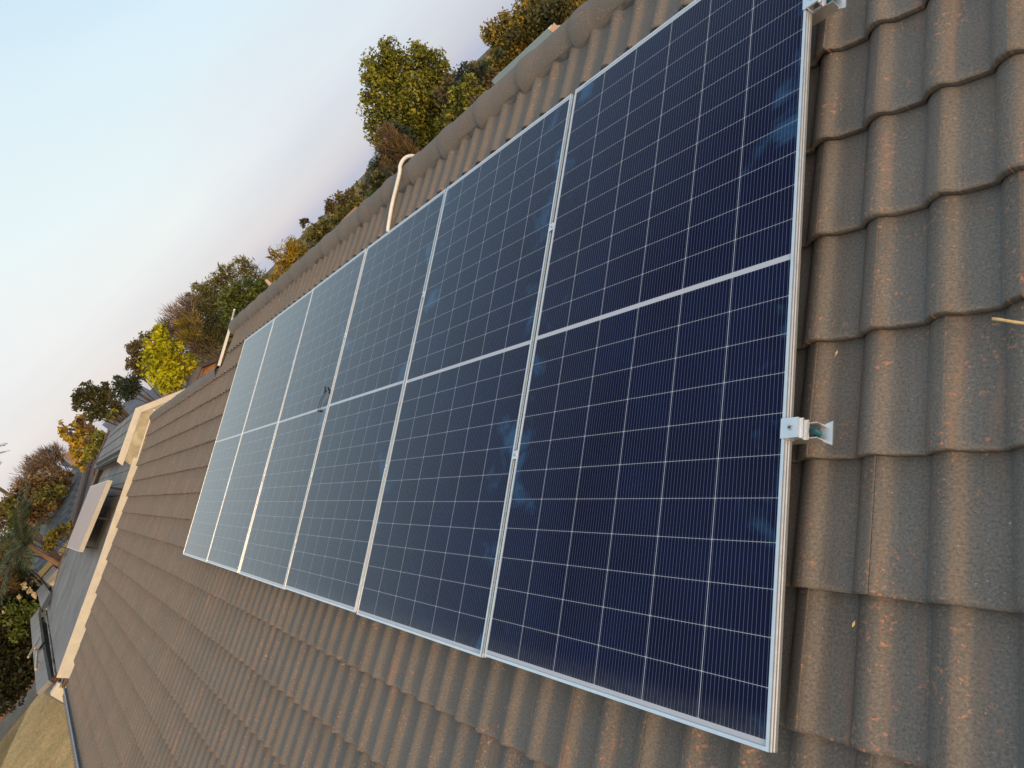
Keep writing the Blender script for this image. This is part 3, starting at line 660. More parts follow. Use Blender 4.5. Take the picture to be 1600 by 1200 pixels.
for k in range(1, n_):
    x0 = xa + (xb - xa) * k / n_; mb = MB(); mb.box((x0 - .05, i2.y + .02, ZV - .215), (x0 + .05, gy - .02, ZV - .17)); mb.build('slab_seam', M_CONCD, pa)
# T shaped timber props standing on the coping
def tee(p, q, r0, r1, z, label):
    e = empty('timber_prop', gpt(*r1, ZV), label, 'timber', 'T shaped timbers on the coping')
    A, B = gpt(*p, z), gpt(*q, z); C_ = A.lerp(B, .5); D_ = gpt(*r1, ZV)
    mb = MB(); mb.bar(A, B, .05, .04); mb.build('crosspiece', M_WOOD, e); mb = MB(); mb.bar(gpt(*r0, z), D_, .04, .04); mb.build('post', M_WOOD, e)
tee((61, 997), (44, 1027), (54, 1013), (61, 1017), -1.18, 'T shaped pale timber standing on the grey coping, the one overhanging the hedge')
tee((58, 1019), (56, 1046), (57.5, 1033), (65, 1037), -1.20, 'T shaped pale timber standing on the grey coping, nearer the cream barge board')
mb = MB(); mb.bar(gpt(69, 1004, -1.3), gpt(62, 1014, -1.3), .06, .05); tag(mb.build('black_bracket', M_BLACK), 'short black bracket on the veranda beside the T shaped timber', 'bracket')

# ------------------------------------------------------------------ houses farther away
def poly(name, pp, mat_, parent, off=(0, 0, -.15)): return uvmesh(name, [P(*p) for p in pp], mat_, parent, off)
def wall_from(name, p, q, mat_, parent, zb=G, th=.2):
    p, q = Vector(p), Vector(q); d = (q - p).normalized(); n = Vector((-d.y, d.x, 0)) * th
    mb = MB(); mb.slab([p, q, (q.x, q.y, zb), (p.x, p.y, zb)], n); return mb.build(name, mat_, parent)
# ochre house with dark hipped roof
h1 = empty('ochre_house', (P(75, 880, 38).x, P(75, 880, 38).y, G), 'ochre walled house with a dark hipped tile roof, behind the palm', 'house')
ze = P(40, 915, 38).z
def atz(px, py, z): r = ray(px, py); s = (z - CW.z) / r.z; return CW + r * s
E0, E1 = P(36, 917, 38), P(108, 837, 38); E0.z = E1.z = ze
HT = P(146, 706, 46); RL = P(70, 802, 52); RR = P(192, 652, 46); RR.z = HT.z
E2 = P(175, 800, 36); E2.z = ze
uvmesh('roof', [E0, E1, HT, RL], M_DTILE, h1, (0, 0, -.12)); uvmesh('side_roof', [E1, E2, RR, HT], M_PTILE, h1, (0, 0, -.12))
mb = MB(); mb.tube([E1 + Vector((0, 0, .05)), HT + Vector((0, 0, .10))], .16, 8); mb.build('hip_capping', M_RUST, h1)
mb = MB(); mb.bar(E0 - Vector((0, 0, .12)), E1 - Vector((0, 0, .12)), .12, .22); mb.build('fascia_gutter', mat('ochre_fascia', (0.50, 0.37, 0.17), .6), h1)
dW = (E1 - E0).normalized(); nW = Vector((-dW.y, dW.x, 0)); nW = nW if nW.dot(CW - E0) < 0 else -nW
w0, w1 = E0 + nW * .5 + dW * .6, E1 + nW * .5 - dW * .3; w0.z = w1.z = ze - .15
wall_from('wall', w0, w1, M_PLASTER, h1)
wc = P(70, 895, 38); wd = w0.lerp(w1, .48); wd.z = ze - .75; mb = MB(); mb.box((-.65, -.06, -.4), (.65, .0, .35), lambda x, y, z: wd + dW * x - nW * (.02 - y) + Vector((0, 0, z))); mb.build('window', M_DARK, h1)
wall_from('side_wall', w1, E2 + nW * .5, M_PLASTER, h1)
# small outbuildings in front of the ochre wall
h2 = empty('garden_shed', (P(66, 930, 33).x, P(66, 930, 33).y, G), 'small grey roofed outbuilding between the ochre house and the slate roof', 'shed')
zs = P(66, 915, 32).z
mb = MB(); mb.slab([gpt(68, 912, zs), gpt(57, 923, zs), gpt(64, 950, zs), gpt(78, 925, zs)], (0, 0, -.14)); mb.build('roof', M_CONC, h2)
q0, q1, q2 = gpt(68, 913, zs - .14), gpt(58, 923, zs - .14), gpt(64, 948, zs - .14)
wall_from('wall', q1, q2, M_CREAM, h2)
h3 = empty('white_outhouse', (P(78, 915, 30).x, P(78, 915, 30).y, G), 'low white walled outhouse with a thin grey roof, tucked behind the slate roof', 'shed')
zs = P(78, 900, 29).z; a0, a1_ = gpt(72, 909, zs), gpt(90, 889, zs); mb = MB(); mb.slab([a0, a1_, a1_ + nW * 2.5, a0 + nW * 2.5], (0, 0, -.12)); mb.build('roof', M_CONC, h3)
wall_from('wall', a0 - Vector((0, 0, .13)) + nW * .15, a1_ - Vector((0, 0, .13)) + nW * .15, mat('off_white_wall', (0.50, 0.46, 0.40), .8, noise=(2, .2)), h3)
# slate gable right of the dark oak
h4 = empty('blue_slate_house', (P(205, 640, 50).x, P(205, 640, 50).y, G), 'house with a plain blue grey slate roof beside the dark oak', 'house')
R0, R1 = P(158, 663, 50), P(222, 603, 50); R1.z = R0.z = (R0.z + R1.z) / 2
D1 = P(262, 622, 45); D0 = P(176, 690, 45); D0.z = D1.z = R0.z - 2.2
D1 = R1 + (D1 - R1); D0 = R0 + Vector((D1.x - R1.x, D1.y - R1.y, D1.z - R1.z))
uvmesh('roof', [D0, D1, R1, R0], M_SLATE2, h4, (0, 0, -.15))
bk_ = Vector((-(D1.x - R1.x), -(D1.y - R1.y), D1.z - R1.z)); uvmesh('rear_roof', [R0, R1, R1 + bk_, R0 + bk_], M_SLATE2, h4, (0, 0, -.15))
wall_from('wall', D0 + Vector((0, 0, -.15)), D1 + Vector((0, 0, -.15)), M_PLASTER, h4)
# orange gable
h5 = empty('orange_gable_house', (P(310, 590, 24).x, P(310, 590, 24).y, G), 'house with a sunlit orange gable and brown verge, behind the far ridge', 'house')
mb = MB(); ga = [P(312, 572, 24), P(336, 563, 24.6), P(336, 620, 24.6), P(300, 625, 24), P(303, 598, 24)]; mb.slab(ga, (-.25, 0, 0)); mb.build('gable_wall', M_ORANGE, h5)
mb = MB(); mb.bar(P(302, 601, 23.8), P(312, 573, 23.8), .10, .12); mb.bar(P(312, 573, 23.8), P(337, 563, 24.4), .12, .12); mb.build('verge_board', M_RUST, h5)
poly('roof', [(312, 572, 24), (284, 602, 30), (276, 625, 30), (300, 612, 24)], M_SLATE2, h5)
h6 = empty('pink_roof_house', (P(262, 614, 34).x, P(262, 614, 34).y, G), 'sliver of a pinkish red roof under the round yellow green tree', 'roof')
poly('roof', [(254, 615, 34), (270, 611, 34), (272, 630, 32), (256, 632, 32)], mat('pink_tiles', (0.42, 0.15, 0.11), .85, noise=(3, .2)), h6)
# orange roofed house beyond the plum tiles, small grey dormer house
h7 = empty('orange_roof_house', (P(108, 713, 60).x, P(108, 713, 60).y, G), 'distant house with a sunlit orange roof below the golden tree', 'house')
poly('roof', [(97, 712, 60), (109, 703, 60), (121, 717, 56), (112, 727, 56)], mat('orange_tiles', (0.50, 0.22, 0.10), .85, noise=(1.5, .3)), h7); poly('lower_roof', [(97, 714, 59), (112, 728, 56), (126, 722, 54), (128, 735, 54), (95, 726, 58)], M_PTILE, h7)
h8 = empty('grey_dormer_house', (P(108, 755, 52).x, P(108, 755, 52).y, G), 'grey walled house end with a dark roof above the lattice of dark tiles', 'house')
poly('roof', [(99, 753, 54), (122, 734, 54), (128, 738, 51), (103, 757, 51)], M_DTILE, h8)
mb = MB(); mb.slab([P(99, 754, 53), P(109, 762, 53), P(95, 778, 53), P(90, 770, 53)], (-.3, 0, 0)); mb.slab([P(103, 757, 53.5), P(124, 744, 53.5), P(110, 762, 53.5)], (-.3, 0, 0)); mb.build('wall', mat('grey_green_wall', (0.24, 0.26, 0.22), .85), h8)
mb = MB(); mb.slab([P(98, 753, 54), P(90, 771, 54), P(84, 765, 54), (P(94, 752, 54))], (-.3, 0, 0)); mb.build('brick_end', M_ORANGE, h8)
# long pale green roof edge and orange tiles just beyond the ridge
h9 = empty('green_sheet_roof', (P(820, 85, 9).x, P(820, 85, 9).y, G), 'pale green sheeted roof edge running just beyond the near ridge', 'roof')
g0, g1 = P(776, 124, 9.0), P(862, 41, 9.0); g0.z = g1.z = min(g0.z, g1.z) ; g0 = P(772, 124, 9.3); g1 = P(862, 41, 7.2); zz = (g0.z + g1.z) / 2; 
mb = MB(); mb.slab([g0, g1, g1 + Vector((0, 2.4, -1.1)), g0 + Vector((0, 2.4, -1.1))], (0, 0, -.05)); mb.build('sheeting', mat('pale_green_sheet', (0.46, 0.50, 0.44), .6, noise=(2, .2)), h9)
mb = MB(); mb.bar(g0 + Vector((0, -.02, -.02)), g1 + Vector((0, -.02, -.02)), .05, .06); mb.build('edge_flashing', mat('pale_green_trim', (0.52, 0.56, 0.50), .5), h9)
mb = MB(); mb.bar(P(862, 41, 7.15), P(868, 46, 7.15), .10, .07); mb.build('end_cap', mat('pink_end_cap', (0.55, 0.36, 0.28), .7), h9)
mb = MB(); mb.slab([g0 + Vector((0, .3, -.2)), g1 + Vector((0, .3, -.2)), Vector((g1.x, g1.y + .3, G)), Vector((g0.x, g0.y + .3, G))], (0, .2, 0)); mb.build('wall', M_PLASTER, h9)
h10 = empty('terracotta_roof_house', (P(545, 340, 26).x, P(545, 340, 26).y, G), 'small patch of bright terracotta roof showing over the ridge by the olive trees', 'roof')
poly('roof', [(533, 345, 25), (556, 322, 25), (566, 340, 23), (540, 362, 23)], mat('terracotta_tiles', (0.50, 0.20, 0.09), .85), h10)
mb = MB(); mb.tube([P(426, 450, 12), P(422, 444, 12), P(418, 440, 12.0), P(415, 437, 12)], [.035, .035, .03, .02], 8); tag(mb.build('vent_pipe', mat('pinkish_pipe', (0.5, 0.33, 0.26), .7), None, True), 'broken pinkish vent pipe poking above the ridge by the green bushes', 'pipe')

# ------------------------------------------------------------------ trees
def leaf_mat(name, cols, trans=.25):
    m = bpy.data.materials.new(name); m.use_nodes = True; t = m.node_tree; N, L = t.nodes, t.links; b = N['Principled BSDF']
    at = N.new('ShaderNodeAttribute'); at.attribute_name = 'tint'; r = N.new('ShaderNodeValToRGB'); L.new(at.outputs['Fac'], r.inputs[0])
    ramp(r, [(i / (len(cols) - 1), c) for i, c in enumerate(cols)]); L.new(r.outputs[0], b.inputs['Base Color']); b.inputs['Roughness'].default_value = .6; b.inputs['Specular IOR Level'].default_value = .25
    tr = N.new('ShaderNodeBsdfTranslucent'); L.new(r.outputs[0], tr.inputs[0]); ms = N.new('ShaderNodeMixShader'); ms.inputs[0].default_value = trans
    out = [n for n in N if n.type == 'OUTPUT_MATERIAL'][0]; L.new(b.outputs[0], ms.inputs[1]); L.new(tr.outputs[0], ms.inputs[2]); L.new(ms.outputs[0], out.inputs[0])
    return m
L_YG = leaf_mat('leaf_yellow_green', [(0.035, 0.045, 0.010), (0.12, 0.135, 0.02), (0.25, 0.24, 0.03), (0.36, 0.32, 0.045)])
L_GOLD = leaf_mat('leaf_golden', [(0.06, 0.05, 0.012), (0.28, 0.20, 0.02), (0.50, 0.32, 0.02), (0.60, 0.42, 0.04)])
L_OLGO = leaf_mat('leaf_olive_gold', [(0.04, 0.04, 0.012), (0.17, 0.14, 0.025), (0.33, 0.24, 0.04), (0.44, 0.31, 0.06)])
L_OLIVE = leaf_mat('leaf_olive', [(0.03, 0.035, 0.013), (0.10, 0.10, 0.025), (0.20, 0.18, 0.04), (0.29, 0.24, 0.07)])
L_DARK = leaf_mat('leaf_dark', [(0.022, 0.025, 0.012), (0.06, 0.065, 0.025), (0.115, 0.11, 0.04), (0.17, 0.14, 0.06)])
L_BLUE = leaf_mat('leaf_blue_green', [(0.015, 0.025, 0.018), (0.035, 0.055, 0.035), (0.06, 0.08, 0.05), (0.09, 0.10, 0.06)])
L_MID = leaf_mat('leaf_mid_green', [(0.03, 0.045, 0.01), (0.07, 0.10, 0.018), (0.12, 0.15, 0.03), (0.16, 0.17, 0.05)])
L_LIME = leaf_mat('leaf_lime', [(0.10, 0.11, 0.008), (0.32, 0.32, 0.010), (0.48, 0.46, 0.012), (0.58, 0.52, 0.02)])
L_RUST = leaf_mat('leaf_rust', [(0.05, 0.035, 0.02), (0.13, 0.085, 0.035), (0.21, 0.13, 0.05), (0.27, 0.18, 0.07)])
L_TWIG = leaf_mat('fine_twigs', [(0.06, 0.045, 0.03), (0.13, 0.09, 0.06), (0.20, 0.14, 0.10), (0.25, 0.19, 0.13)], .05)
L_BRUSH = leaf_mat('leaf_brown_scrub', [(0.035, 0.028, 0.015), (0.10, 0.078, 0.035), (0.18, 0.14, 0.06), (0.25, 0.20, 0.10)])
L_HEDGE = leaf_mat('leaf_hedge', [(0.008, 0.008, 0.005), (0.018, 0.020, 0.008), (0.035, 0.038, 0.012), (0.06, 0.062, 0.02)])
L_HAZY = leaf_mat('leaf_hazed_olive', [(0.11, 0.11, 0.065), (0.18, 0.17, 0.09), (0.26, 0.23, 0.12), (0.32, 0.27, 0.15)])  # paler olive with distance haze put into the leaf colours
L_FLOW = leaf_mat('cream_blossom', [(0.5, 0.4, 0.25), (0.65, 0.52, 0.33), (0.7, 0.6, 0.4)])
L_PALM = leaf_mat('palm_frond', [(0.03, 0.045, 0.022), (0.06, 0.085, 0.04), (0.10, 0.13, 0.06), (0.15, 0.17, 0.08)])
M_BARK = mat('bark', (0.10, 0.075, 0.055), .9, noise=(3, .4), bump=.6)
M_BARKO = mat('orange_palm_bark', (0.26, 0.14, 0.08), .9, noise=(3, .4))
def quads(name, C_, A_, B_, tint, mat_, parent, extra=None):
    n = len(C_); V = np.empty((n, 4, 3)); V[:, 0] = C_ - A_; V[:, 1] = C_ - B_; V[:, 2] = C_ + A_; V[:, 3] = C_ + B_
    me = bpy.data.meshes.new(name); me.vertices.add(n * 4); me.vertices.foreach_set('co', V.ravel()); me.loops.add(n * 4); me.loops.foreach_set('vertex_index', np.arange(n * 4, dtype=np.int32))
    me.polygons.add(n); me.polygons.foreach_set('loop_start', np.arange(0, n * 4, 4, dtype=np.int32)); me.update(calc_edges=True)
    a = me.attributes.new('tint', 'FLOAT', 'POINT'); a.data.foreach_set('value', np.repeat(tint, 4).astype(np.float32))
    return link(name, me, mat_, parent)
def tree(name, label, cat, D, lobes, mat_, seed, leaf=.0050, dens=1.0, style='leaf', trunk=True, group=None, spread=.55, mat2=None, lobes2=None, base=None):
    rg = np.random.default_rng(seed); cs = [(P(x, y, D + rg.uniform(-.3, .3) * r / F * D * 1.6), r / F * D * 1.14) for x, y, r in lobes]
    cen = sum((c for c, _ in cs), Vector()) / len(cs)
    if base is None: base = Vector((cen.x, cen.y, G))
    root = empty(name, base, label, cat, group)
    def crown(cs, m_, nm):
        Cc, Aa, Bb, Tt = [], [], [], []
        for c, R in cs:
            s = leaf * D * (.62 if style == 'leaf' else .7); nl = int(dens * 14.5 * (R / s) ** 2 * (0.85 if style == 'leaf' else .6)); ncl = max(7, int(26 * (R / (.02 * D)) ** 2)); ncl = min(ncl, 90)
            d = rg.normal(size=(ncl, 3)); d /= np.linalg.norm(d, axis=1)[:, None]; cl = d * (R * (spread + (1 - spread) * rg.random((ncl, 1)))) * .86
            tcl = rg.uniform(-.34, .30, ncl)
            ix = rg.integers(0, ncl, nl); off = rg.normal(size=(nl, 3)) * min(R * .24, .0052 * D)
            p = cl[ix] + off; dist = np.linalg.norm(p, axis=1) / R
            keep = dist < 1.12; p = p[keep]; ix = ix[keep]; n = len(p)
            a = rg.normal(size=(n, 3)); 
            if style == 'needle': a = a * .7 + p / R * 1.1 + np.array([0, 0, -.3])
            if style == 'twig': a = a * .55 + p / R * 1.2 + np.array([0, 0, .9])
            a /= np.linalg.norm(a, axis=1)[:, None]; q = rg.normal(size=(n, 3)); b_ = np.cross(a, q); b_ /= np.linalg.norm(b_, axis=1)[:, None]
            ln = s * rg.uniform(.55, 1.25, n)[:, None]; wd = ln * (.52 if style == 'leaf' else .22)
            if style == 'twig': ln = ln * 2.4; wd = ln * 0 + s * .13
            if style == 'needle': ln = ln * 1.3
            Cc.append(p + np.array(c)); Aa.append(a * ln); Bb.append(b_ * wd); Tt.append(np.clip(.5 + tcl[ix] + rg.normal(0, .17, n), 0, 1))
        quads(nm, np.vstack(Cc), np.vstack(Aa), np.vstack(Bb), np.concatenate(Tt), m_, root)
    crown(cs, mat_, 'crown' if style != 'twig' else 'twigs')
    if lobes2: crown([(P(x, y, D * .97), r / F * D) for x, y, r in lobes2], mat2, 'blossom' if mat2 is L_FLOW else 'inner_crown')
    if trunk:
        mb = MB(); h = cen.z - base.z; r0 = max(.05, (.022 if style != 'twig' else .014) * h)
        mid = base.lerp(cen, .55); mid += Vector((rg.uniform(-.1, .1) * h * .15, rg.uniform(-.1, .1) * h * .15, 0))
        mb.tube(smooth([base - Vector((0, 0, .1)), base.lerp(mid, .5), mid], 3), [r0 * (1 - .05 * i) for i in range(7)], 7)
        for c, R in cs:
            j = mid.lerp(c, .5) + Vector(rg.normal(size=3) * R * .15)
            mb.tube([mid - Vector((0, 0, .05)), j, c], [r0 * .5, r0 * .3, r0 * .10], 5)
            for _ in range(5 if style != 'twig' else 16):
                e = c + Vector(rg.normal(size=3)).normalized() * R * (.75 if style != 'twig' else .95); mb.tube([j.lerp(c, .6), c.lerp(e, .5) + Vector((0, 0, R * .1)), e], [r0 * .12, r0 * .08, r0 * .03], 4)
        mb.build('trunk', M_BARK, root)
    return root
TR = 'trees beyond the ridge'
tree('broadleaf_tree', 'tall yellow green leafy tree rising alone above the near ridge', 'tree', 16, [(612, 82, 18), (592, 103, 22), (583, 120, 16), (625, 115, 28), (650, 92, 22), (648, 76, 9), (681, 90, 13), (680, 112, 20), (598, 140, 30), (640, 150, 36), (675, 140, 24), (588, 178, 22), (630, 190, 32), (668, 185, 28), (583, 205, 14), (640, 225, 25), (693, 100, 7), (604, 72, 9), (655, 215, 28), (589, 222, 10), (702, 128, 9), (694, 160, 16), (686, 205, 16), (574, 150, 10), (572, 100, 5)], L_YG, 1, leaf=.0043, spread=.45)
tree('brown_shrub', 'rust brown twiggy shrub in front of the tall yellow green tree', 'shrub', 14.5, [(606, 210, 14), (602, 232, 15), (612, 250, 17), (628, 235, 17), (618, 222, 15), (640, 245, 14)], L_RUST, 2, leaf=.005, style='twig', dens=1.6)
tree('ivy_shrub', 'dark blue green shrub in the gap under the tall yellow green tree', 'shrub', 15.2, [(632, 210, 12), (642, 222, 12), (650, 240, 12), (625, 200, 9), (608, 195, 8)], L_BLUE, 3, leaf=.005)
tree('scrub_tree', 'brown twiggy scrub tree between the two big leafy trees', 'tree', 15, [(712, 122, 14), (706, 140, 16), (735, 120, 12), (750, 112, 14), (755, 128, 16), (690, 150, 12), (770, 120, 10), (738, 104, 8)], L_BRUSH, 4, leaf=.005, dens=1.1, mat2=L_BLUE, lobes2=[(725, 112, 12), (745, 122, 14), (756, 103, 8), (720, 125, 12)])
tree('bright_shrub', 'bright yellow green shrub low against the ridge between the big trees', 'shrub', 14, [(735, 122, 8), (741, 132, 9), (712, 152, 13), (722, 168, 14), (728, 142, 12), (692, 190, 11), (700, 175, 12), (745, 150, 12)], L_YG, 5, leaf=.0047)
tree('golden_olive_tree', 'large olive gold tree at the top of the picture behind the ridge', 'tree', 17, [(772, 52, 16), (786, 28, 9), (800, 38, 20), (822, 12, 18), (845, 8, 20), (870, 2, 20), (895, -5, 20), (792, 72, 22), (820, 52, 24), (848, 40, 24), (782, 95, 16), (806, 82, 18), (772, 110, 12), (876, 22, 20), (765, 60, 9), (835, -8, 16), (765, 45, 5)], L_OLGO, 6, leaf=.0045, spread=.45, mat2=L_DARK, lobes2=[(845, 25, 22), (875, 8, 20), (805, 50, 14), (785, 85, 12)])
tree('olive_tree', 'rounded dark olive tree beside the small palm, above the ridge', 'tree', 32, [(524, 318, 13), (517, 328, 9), (535, 306, 10), (540, 318, 10), (546, 302, 7)], L_BRUSH, 7, leaf=.0042)
tree('olive_tree', 'lighter olive tree touching the rounded dark one, above the terracotta patch', 'tree', 29, [(535, 335, 12), (548, 326, 12), (560, 316, 12), (552, 312, 9), (528, 345, 10), (570, 320, 10)], L_OLIVE, 8, leaf=.0042)
tree('garden_shrub', 'grey green shrub directly under the small palm frond', 'shrub', 22, [(588, 284, 9), (594, 272, 8), (600, 280, 10), (584, 296, 8), (596, 262, 6), (578, 304, 8)], L_OLIVE, 9, leaf=.0045, mat2=L_MID, lobes2=[(576, 306, 6), (586, 300, 7)])
tree('spiky_shrub', 'dark spiky leaved shrub on the skyline left of the small palm', 'shrub', 24, [(570, 287, 6), (566, 293, 5), (575, 283, 4), (572, 297, 7)], L_DARK, 10, leaf=.0060, style='needle', dens=.7)
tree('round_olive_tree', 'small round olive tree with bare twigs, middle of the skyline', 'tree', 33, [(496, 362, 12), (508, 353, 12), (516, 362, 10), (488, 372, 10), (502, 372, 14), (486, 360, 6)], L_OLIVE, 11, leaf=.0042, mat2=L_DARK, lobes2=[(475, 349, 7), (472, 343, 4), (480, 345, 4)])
tree('golden_conifer', 'golden yellow feathery conifer leaning on the skyline', 'tree', 30, [(455, 380, 10), (463, 390, 14), (446, 390, 12), (432, 397, 9), (423, 389, 4), (424, 396, 4), (442, 408, 12), (460, 408, 14), (438, 420, 10), (475, 392, 10), (430, 432, 8), (421, 402, 3)], L_GOLD, 12, leaf=.0045, style='needle', dens=1.3)
tree('casuarina_tree', 'broad dark olive casuarina, largest tree left of the golden conifer', 'tree', 30, [(374, 418, 15), (388, 424, 16), (352, 428, 14), (340, 437, 12), (345, 418, 6), (400, 432, 16), (365, 440, 20), (328, 450, 14), (312, 455, 12), (305, 448, 6), (320, 468, 20), (345, 462, 22), (300, 478, 16), (305, 500, 24), (335, 490, 26), (365, 470, 26), (325, 525, 24), (340, 545, 18), (318, 545, 16), (415, 440, 12), (296, 462, 6), (378, 408, 6)], L_OLIVE, 13, leaf=.0045, style='needle', spread=.4, dens=1.2, mat2=L_DARK, lobes2=[(335, 500, 22), (320, 480, 16), (350, 520, 18)])
tree('green_bush', 'mid green bush in front of the casuarina, just over the ridge', 'bush', 26, [(360, 465, 14), (376, 455, 14), (390, 450, 14), (402, 455, 14), (372, 475, 18), (355, 482, 14), (388, 470, 16), (365, 495, 14), (410, 445, 10)], L_MID, 14, leaf=.0045)
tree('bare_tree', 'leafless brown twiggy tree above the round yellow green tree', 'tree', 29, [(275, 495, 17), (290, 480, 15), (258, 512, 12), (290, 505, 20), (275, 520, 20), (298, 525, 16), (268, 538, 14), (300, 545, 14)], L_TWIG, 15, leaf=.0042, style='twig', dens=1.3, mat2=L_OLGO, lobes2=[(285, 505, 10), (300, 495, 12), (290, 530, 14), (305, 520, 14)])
tree('round_lime_tree', 'round bright yellow green tree, the brightest crown in the picture', 'tree', 27, [(250, 528, 14), (240, 545, 15), (236, 565, 14), (248, 560, 22), (240, 585, 13), (256, 585, 20), (262, 600, 15), (275, 575, 20), (285, 590, 13), (292, 575, 14), (262, 545, 16), (300, 572, 10), (252, 515, 9), (296, 560, 10)], L_LIME, 16, leaf=.0052, spread=.6, dens=1.2)
tree('slender_dark_tree', 'dark brown green tree just left of the round yellow green one', 'tree', 38, [(228, 526, 8), (218, 535, 9), (208, 542, 8), (222, 548, 12), (212, 560, 12), (222, 572, 12), (208, 578, 9), (202, 546, 5), (203, 568, 5)], L_BRUSH, 17, leaf=.0040)
tree('blue_green_tree', 'blue green bushy tree between the dark oak and the blue slate roof', 'tree', 40, [(222, 588, 9), (208, 596, 12), (194, 600, 12), (190, 612, 13), (206, 610, 12), (184, 592, 5)], L_BLUE, 18, leaf=.0040)
tree('dark_oak', 'dark spreading oak standing on the skyline above the golden tree', 'tree', 42, [(140, 608, 10), (137, 600, 6), (158, 606, 9), (165, 602, 5), (128, 616, 10), (118, 622, 6), (150, 620, 14), (165, 622, 12), (176, 626, 10), (134, 630, 12), (122, 634, 7), (150, 640, 14), (168, 640, 14), (140, 648, 9), (180, 640, 10)], L_DARK, 19, leaf=.0042)
tree('golden_tree', 'golden orange leafed tree on the left, below the dark oak', 'tree', 34, [(98, 668, 5), (103, 675, 7), (94, 661, 3), (108, 686, 6), (126, 655, 7), (118, 668, 9), (132, 668, 8), (118, 690, 11), (132, 690, 11), (118, 708, 10), (132, 708, 10), (126, 720, 7), (140, 678, 8), (127, 730, 5)], L_GOLD, 20, leaf=.0050, spread=.5, mat2=L_RUST, lobes2=[(128, 660, 8), (140, 670, 8), (138, 690, 7)])
tree('green_shrub', 'yellow green shrub at the right foot of the golden tree', 'shrub', 32, [(152, 682, 8), (162, 680, 9), (152, 694, 9), (145, 704, 8), (166, 688, 7), (138, 714, 6), (172, 650, 5), (180, 643, 4)], L_YG, 21, leaf=.0050)
tree('bare_brown_tree', 'leafless brown tree on the left skyline', 'tree', 52, [(68, 712, 9), (85, 706, 10), (76, 716, 14), (55, 726, 12), (45, 742, 14), (62, 735, 16), (85, 725, 12), (35, 755, 10), (90, 735, 10), (94, 712, 6)], L_TWIG, 22, leaf=.0038, style='twig', dens=1.3)
tree('rust_bush', 'broad rust coloured bush mass at the left edge below the bare tree', 'bush', 46, [(60, 756, 15), (45, 765, 16), (80, 750, 15), (72, 770, 18), (30, 778, 14), (15, 786, 12), (50, 785, 18), (20, 800, 16), (5, 798, 12), (80, 785, 14), (95, 755, 10), (38, 805, 14), (60, 800, 14), (2, 815, 12), (102, 745, 8)], L_RUST, 23, leaf=.0042, mat2=L_OLIVE, lobes2=[(70, 780, 14), (88, 768, 12), (30, 800, 10), (5, 792, 8), (20, 782, 8)])
tree('slim_conifer', 'slim bright green conifer at the left edge beside the palm', 'tree', 36, [(25, 796, 4), (24, 804, 6), (21, 814, 7), (22, 826, 9), (18, 838, 9), (14, 850, 11), (5, 842, 8), (6, 858, 10)], L_MID, 24, leaf=.0048, style='needle', dens=1.4)
tree('mustard_bush', 'mustard coloured bush above the eave of the ochre house', 'bush', 33, [(105, 824, 6), (96, 830, 8), (86, 838, 9), (78, 848, 9), (74, 858, 6), (110, 820, 4)], L_OLGO, 25, leaf=.0048)
tree('dry_scrub', 'grey brown dry scrub left of the ochre wall', 'scrub', 34, [(8, 880, 18), (25, 872, 16), (12, 905, 20), (30, 895, 16), (38, 912, 14), (8, 930, 18), (28, 925, 16), (5, 855, 14)], L_BRUSH, 26, leaf=.0045, style='needle', dens=1.3, mat2=L_RUST, lobes2=[(8, 900, 14), (14, 915, 12), (12, 948, 6)])
tree('flowering_bush', 'bush with pale cream blossoms at the foot of the ochre wall', 'bush', 33, [(38, 905, 6), (42, 915, 7), (48, 925, 8), (56, 932, 8), (34, 898, 5)], L_HEDGE, 27, leaf=.0045, mat2=L_FLOW, lobes2=[(36, 913, 3), (39, 919, 2.4), (46, 924, 3.2), (52, 927, 3), (56, 932, 2.2), (29, 932, 2.5), (6, 957, 1.5)])
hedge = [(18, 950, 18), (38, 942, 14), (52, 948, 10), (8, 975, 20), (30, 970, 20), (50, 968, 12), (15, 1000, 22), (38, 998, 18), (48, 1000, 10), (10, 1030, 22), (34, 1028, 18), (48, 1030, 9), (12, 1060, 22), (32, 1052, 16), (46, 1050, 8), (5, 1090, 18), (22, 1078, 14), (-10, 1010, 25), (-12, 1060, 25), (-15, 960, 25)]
tree('garden_hedge', 'tall dark green hedge filling the lower left edge along the driveway', 'hedge', 33, hedge, L_HEDGE, 28, leaf=.0048, spread=.5, dens=1.1, mat2=L_MID, lobes2=[(40, 962, 14), (25, 950, 12), (48, 950, 10), (30, 985, 12), (10, 965, 10)])

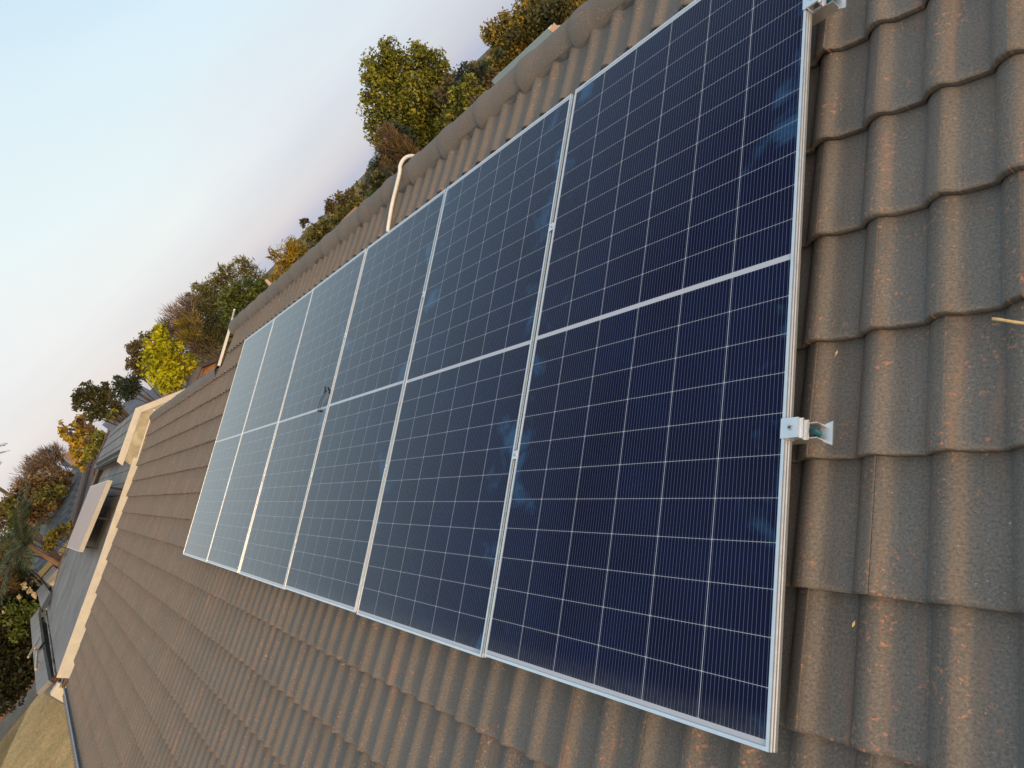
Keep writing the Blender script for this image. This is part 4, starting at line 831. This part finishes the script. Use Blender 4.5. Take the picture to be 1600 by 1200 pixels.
# palms
def palm(name, label, cx, cy, D, nf, ln, seed, trunk_px=None, trunkr=.2, bend=.5, only=None):
    rg = random.Random(seed); c = P(cx, cy, D)
    base = Vector((c.x, c.y, G)) if trunk_px is None else Vector((P(*trunk_px).x, P(*trunk_px).y, G))
    root = empty(name, base, label, 'palm tree')
    for k in range(nf):
        az = 2 * math.pi * k / nf + rg.uniform(-.2, .2) if only is None else only[k][0]; el = rg.uniform(.1, 1.2) if only is None else only[k][1]; L_ = ln * rg.uniform(.8, 1.1)
        pts = []; p = c.copy(); d = Vector((math.cos(az) * math.cos(el), math.sin(az) * math.cos(el), math.sin(el)))
        for i in range(9): pts.append(p.copy()); p = p + d * L_ / 8; d = (d + Vector((0, 0, -bend * .32))).normalized()
        CC, AA, BB, TT = [], [], [], []
        for i in range(60):
            t_ = i / 59; f_ = t_ * 7.99; a = pts[int(f_)]; b_ = pts[int(f_) + 1]; q_ = a.lerp(b_, f_ - int(f_)); dd = (b_ - a).normalized(); s_ = dd.cross(Vector((0, 0, 1))).normalized(); up = s_.cross(dd)
            for sg_ in (-1, 1):
                v_ = (s_ * sg_ * .75 + dd * .55 + up * rg.uniform(-.1, .25) + Vector((0, 0, -.25))).normalized(); le = ln * .22 * math.sin(math.pi * (.12 + .85 * t_)) ** .7
                CC.append(q_ + v_ * le * .5); AA.append(v_ * le * .5); BB.append(dd * ln * .0075); TT.append(rg.random())
        fo = quads('frond', np.array(CC), np.array(AA), np.array(BB), np.array(TT), L_PALM, root)
        mb = MB(); mb.tube(pts, [.02 * (1 - .1 * i) for i in range(9)], 4); r_ = mb.build('rib', M_BARK, fo)
        r_.matrix_parent_inverse = fo.matrix_parent_inverse.inverted() @ Matrix.Identity(4) if False else Matrix.Identity(4)
    mb = MB(); mb.tube([base, base.lerp(c, .5) + Vector((.1, 0, 0)), c], [trunkr * 1.1, trunkr, trunkr * .9], 8); mb.build('trunk', M_BARKO if 'orange' in label else M_BARK, root)
    return root
palm('palm_tree', 'feathery palm with an orange brown trunk in front of the ochre house', 44, 852, 30, 15, 2.3, 31, trunkr=.085, bend=.45)
palm('palm_tree', 'palm whose frond tips poke in at the left edge against the sky', -40, 738, 62, 13, 3.2, 32, trunkr=.13)
palm('palm_tree', 'small palm fronds sticking out beside the rust brown shrub above the ridge', 592, 258, 18, 9, .75, 33, trunkr=.08, bend=.6)

# far-off wood that closes the horizon beyond the gardens
rg = np.random.default_rng(99); CC, AA, BB, TT = [], [], [], []
for k in range(520):
    a = math.radians(rg.uniform(-35, 75)); D_ = rg.uniform(75, 120); c = Vector((CW.x - D_ * math.cos(a), CW.y + D_ * math.sin(a), G + rg.uniform(1.0, 4.15))); R_ = rg.uniform(1.1, 1.7)
    n = 260; d = rg.normal(size=(n, 3)); d /= np.linalg.norm(d, axis=1)[:, None]; p = d * R_ * rg.uniform(.5, 1, (n, 1)) * np.array([1, 1, .75]) + np.array(c); q = rg.normal(size=(n, 3)); q /= np.linalg.norm(q, axis=1)[:, None]
    r_ = rg.normal(size=(n, 3)); b_ = np.cross(q, r_); b_ /= np.linalg.norm(b_, axis=1)[:, None]
    CC.append(p); AA.append(q * .34); BB.append(b_ * .2); TT.append(np.clip(rg.uniform(.2, .6) + rg.normal(0, .2, n), 0, 1))
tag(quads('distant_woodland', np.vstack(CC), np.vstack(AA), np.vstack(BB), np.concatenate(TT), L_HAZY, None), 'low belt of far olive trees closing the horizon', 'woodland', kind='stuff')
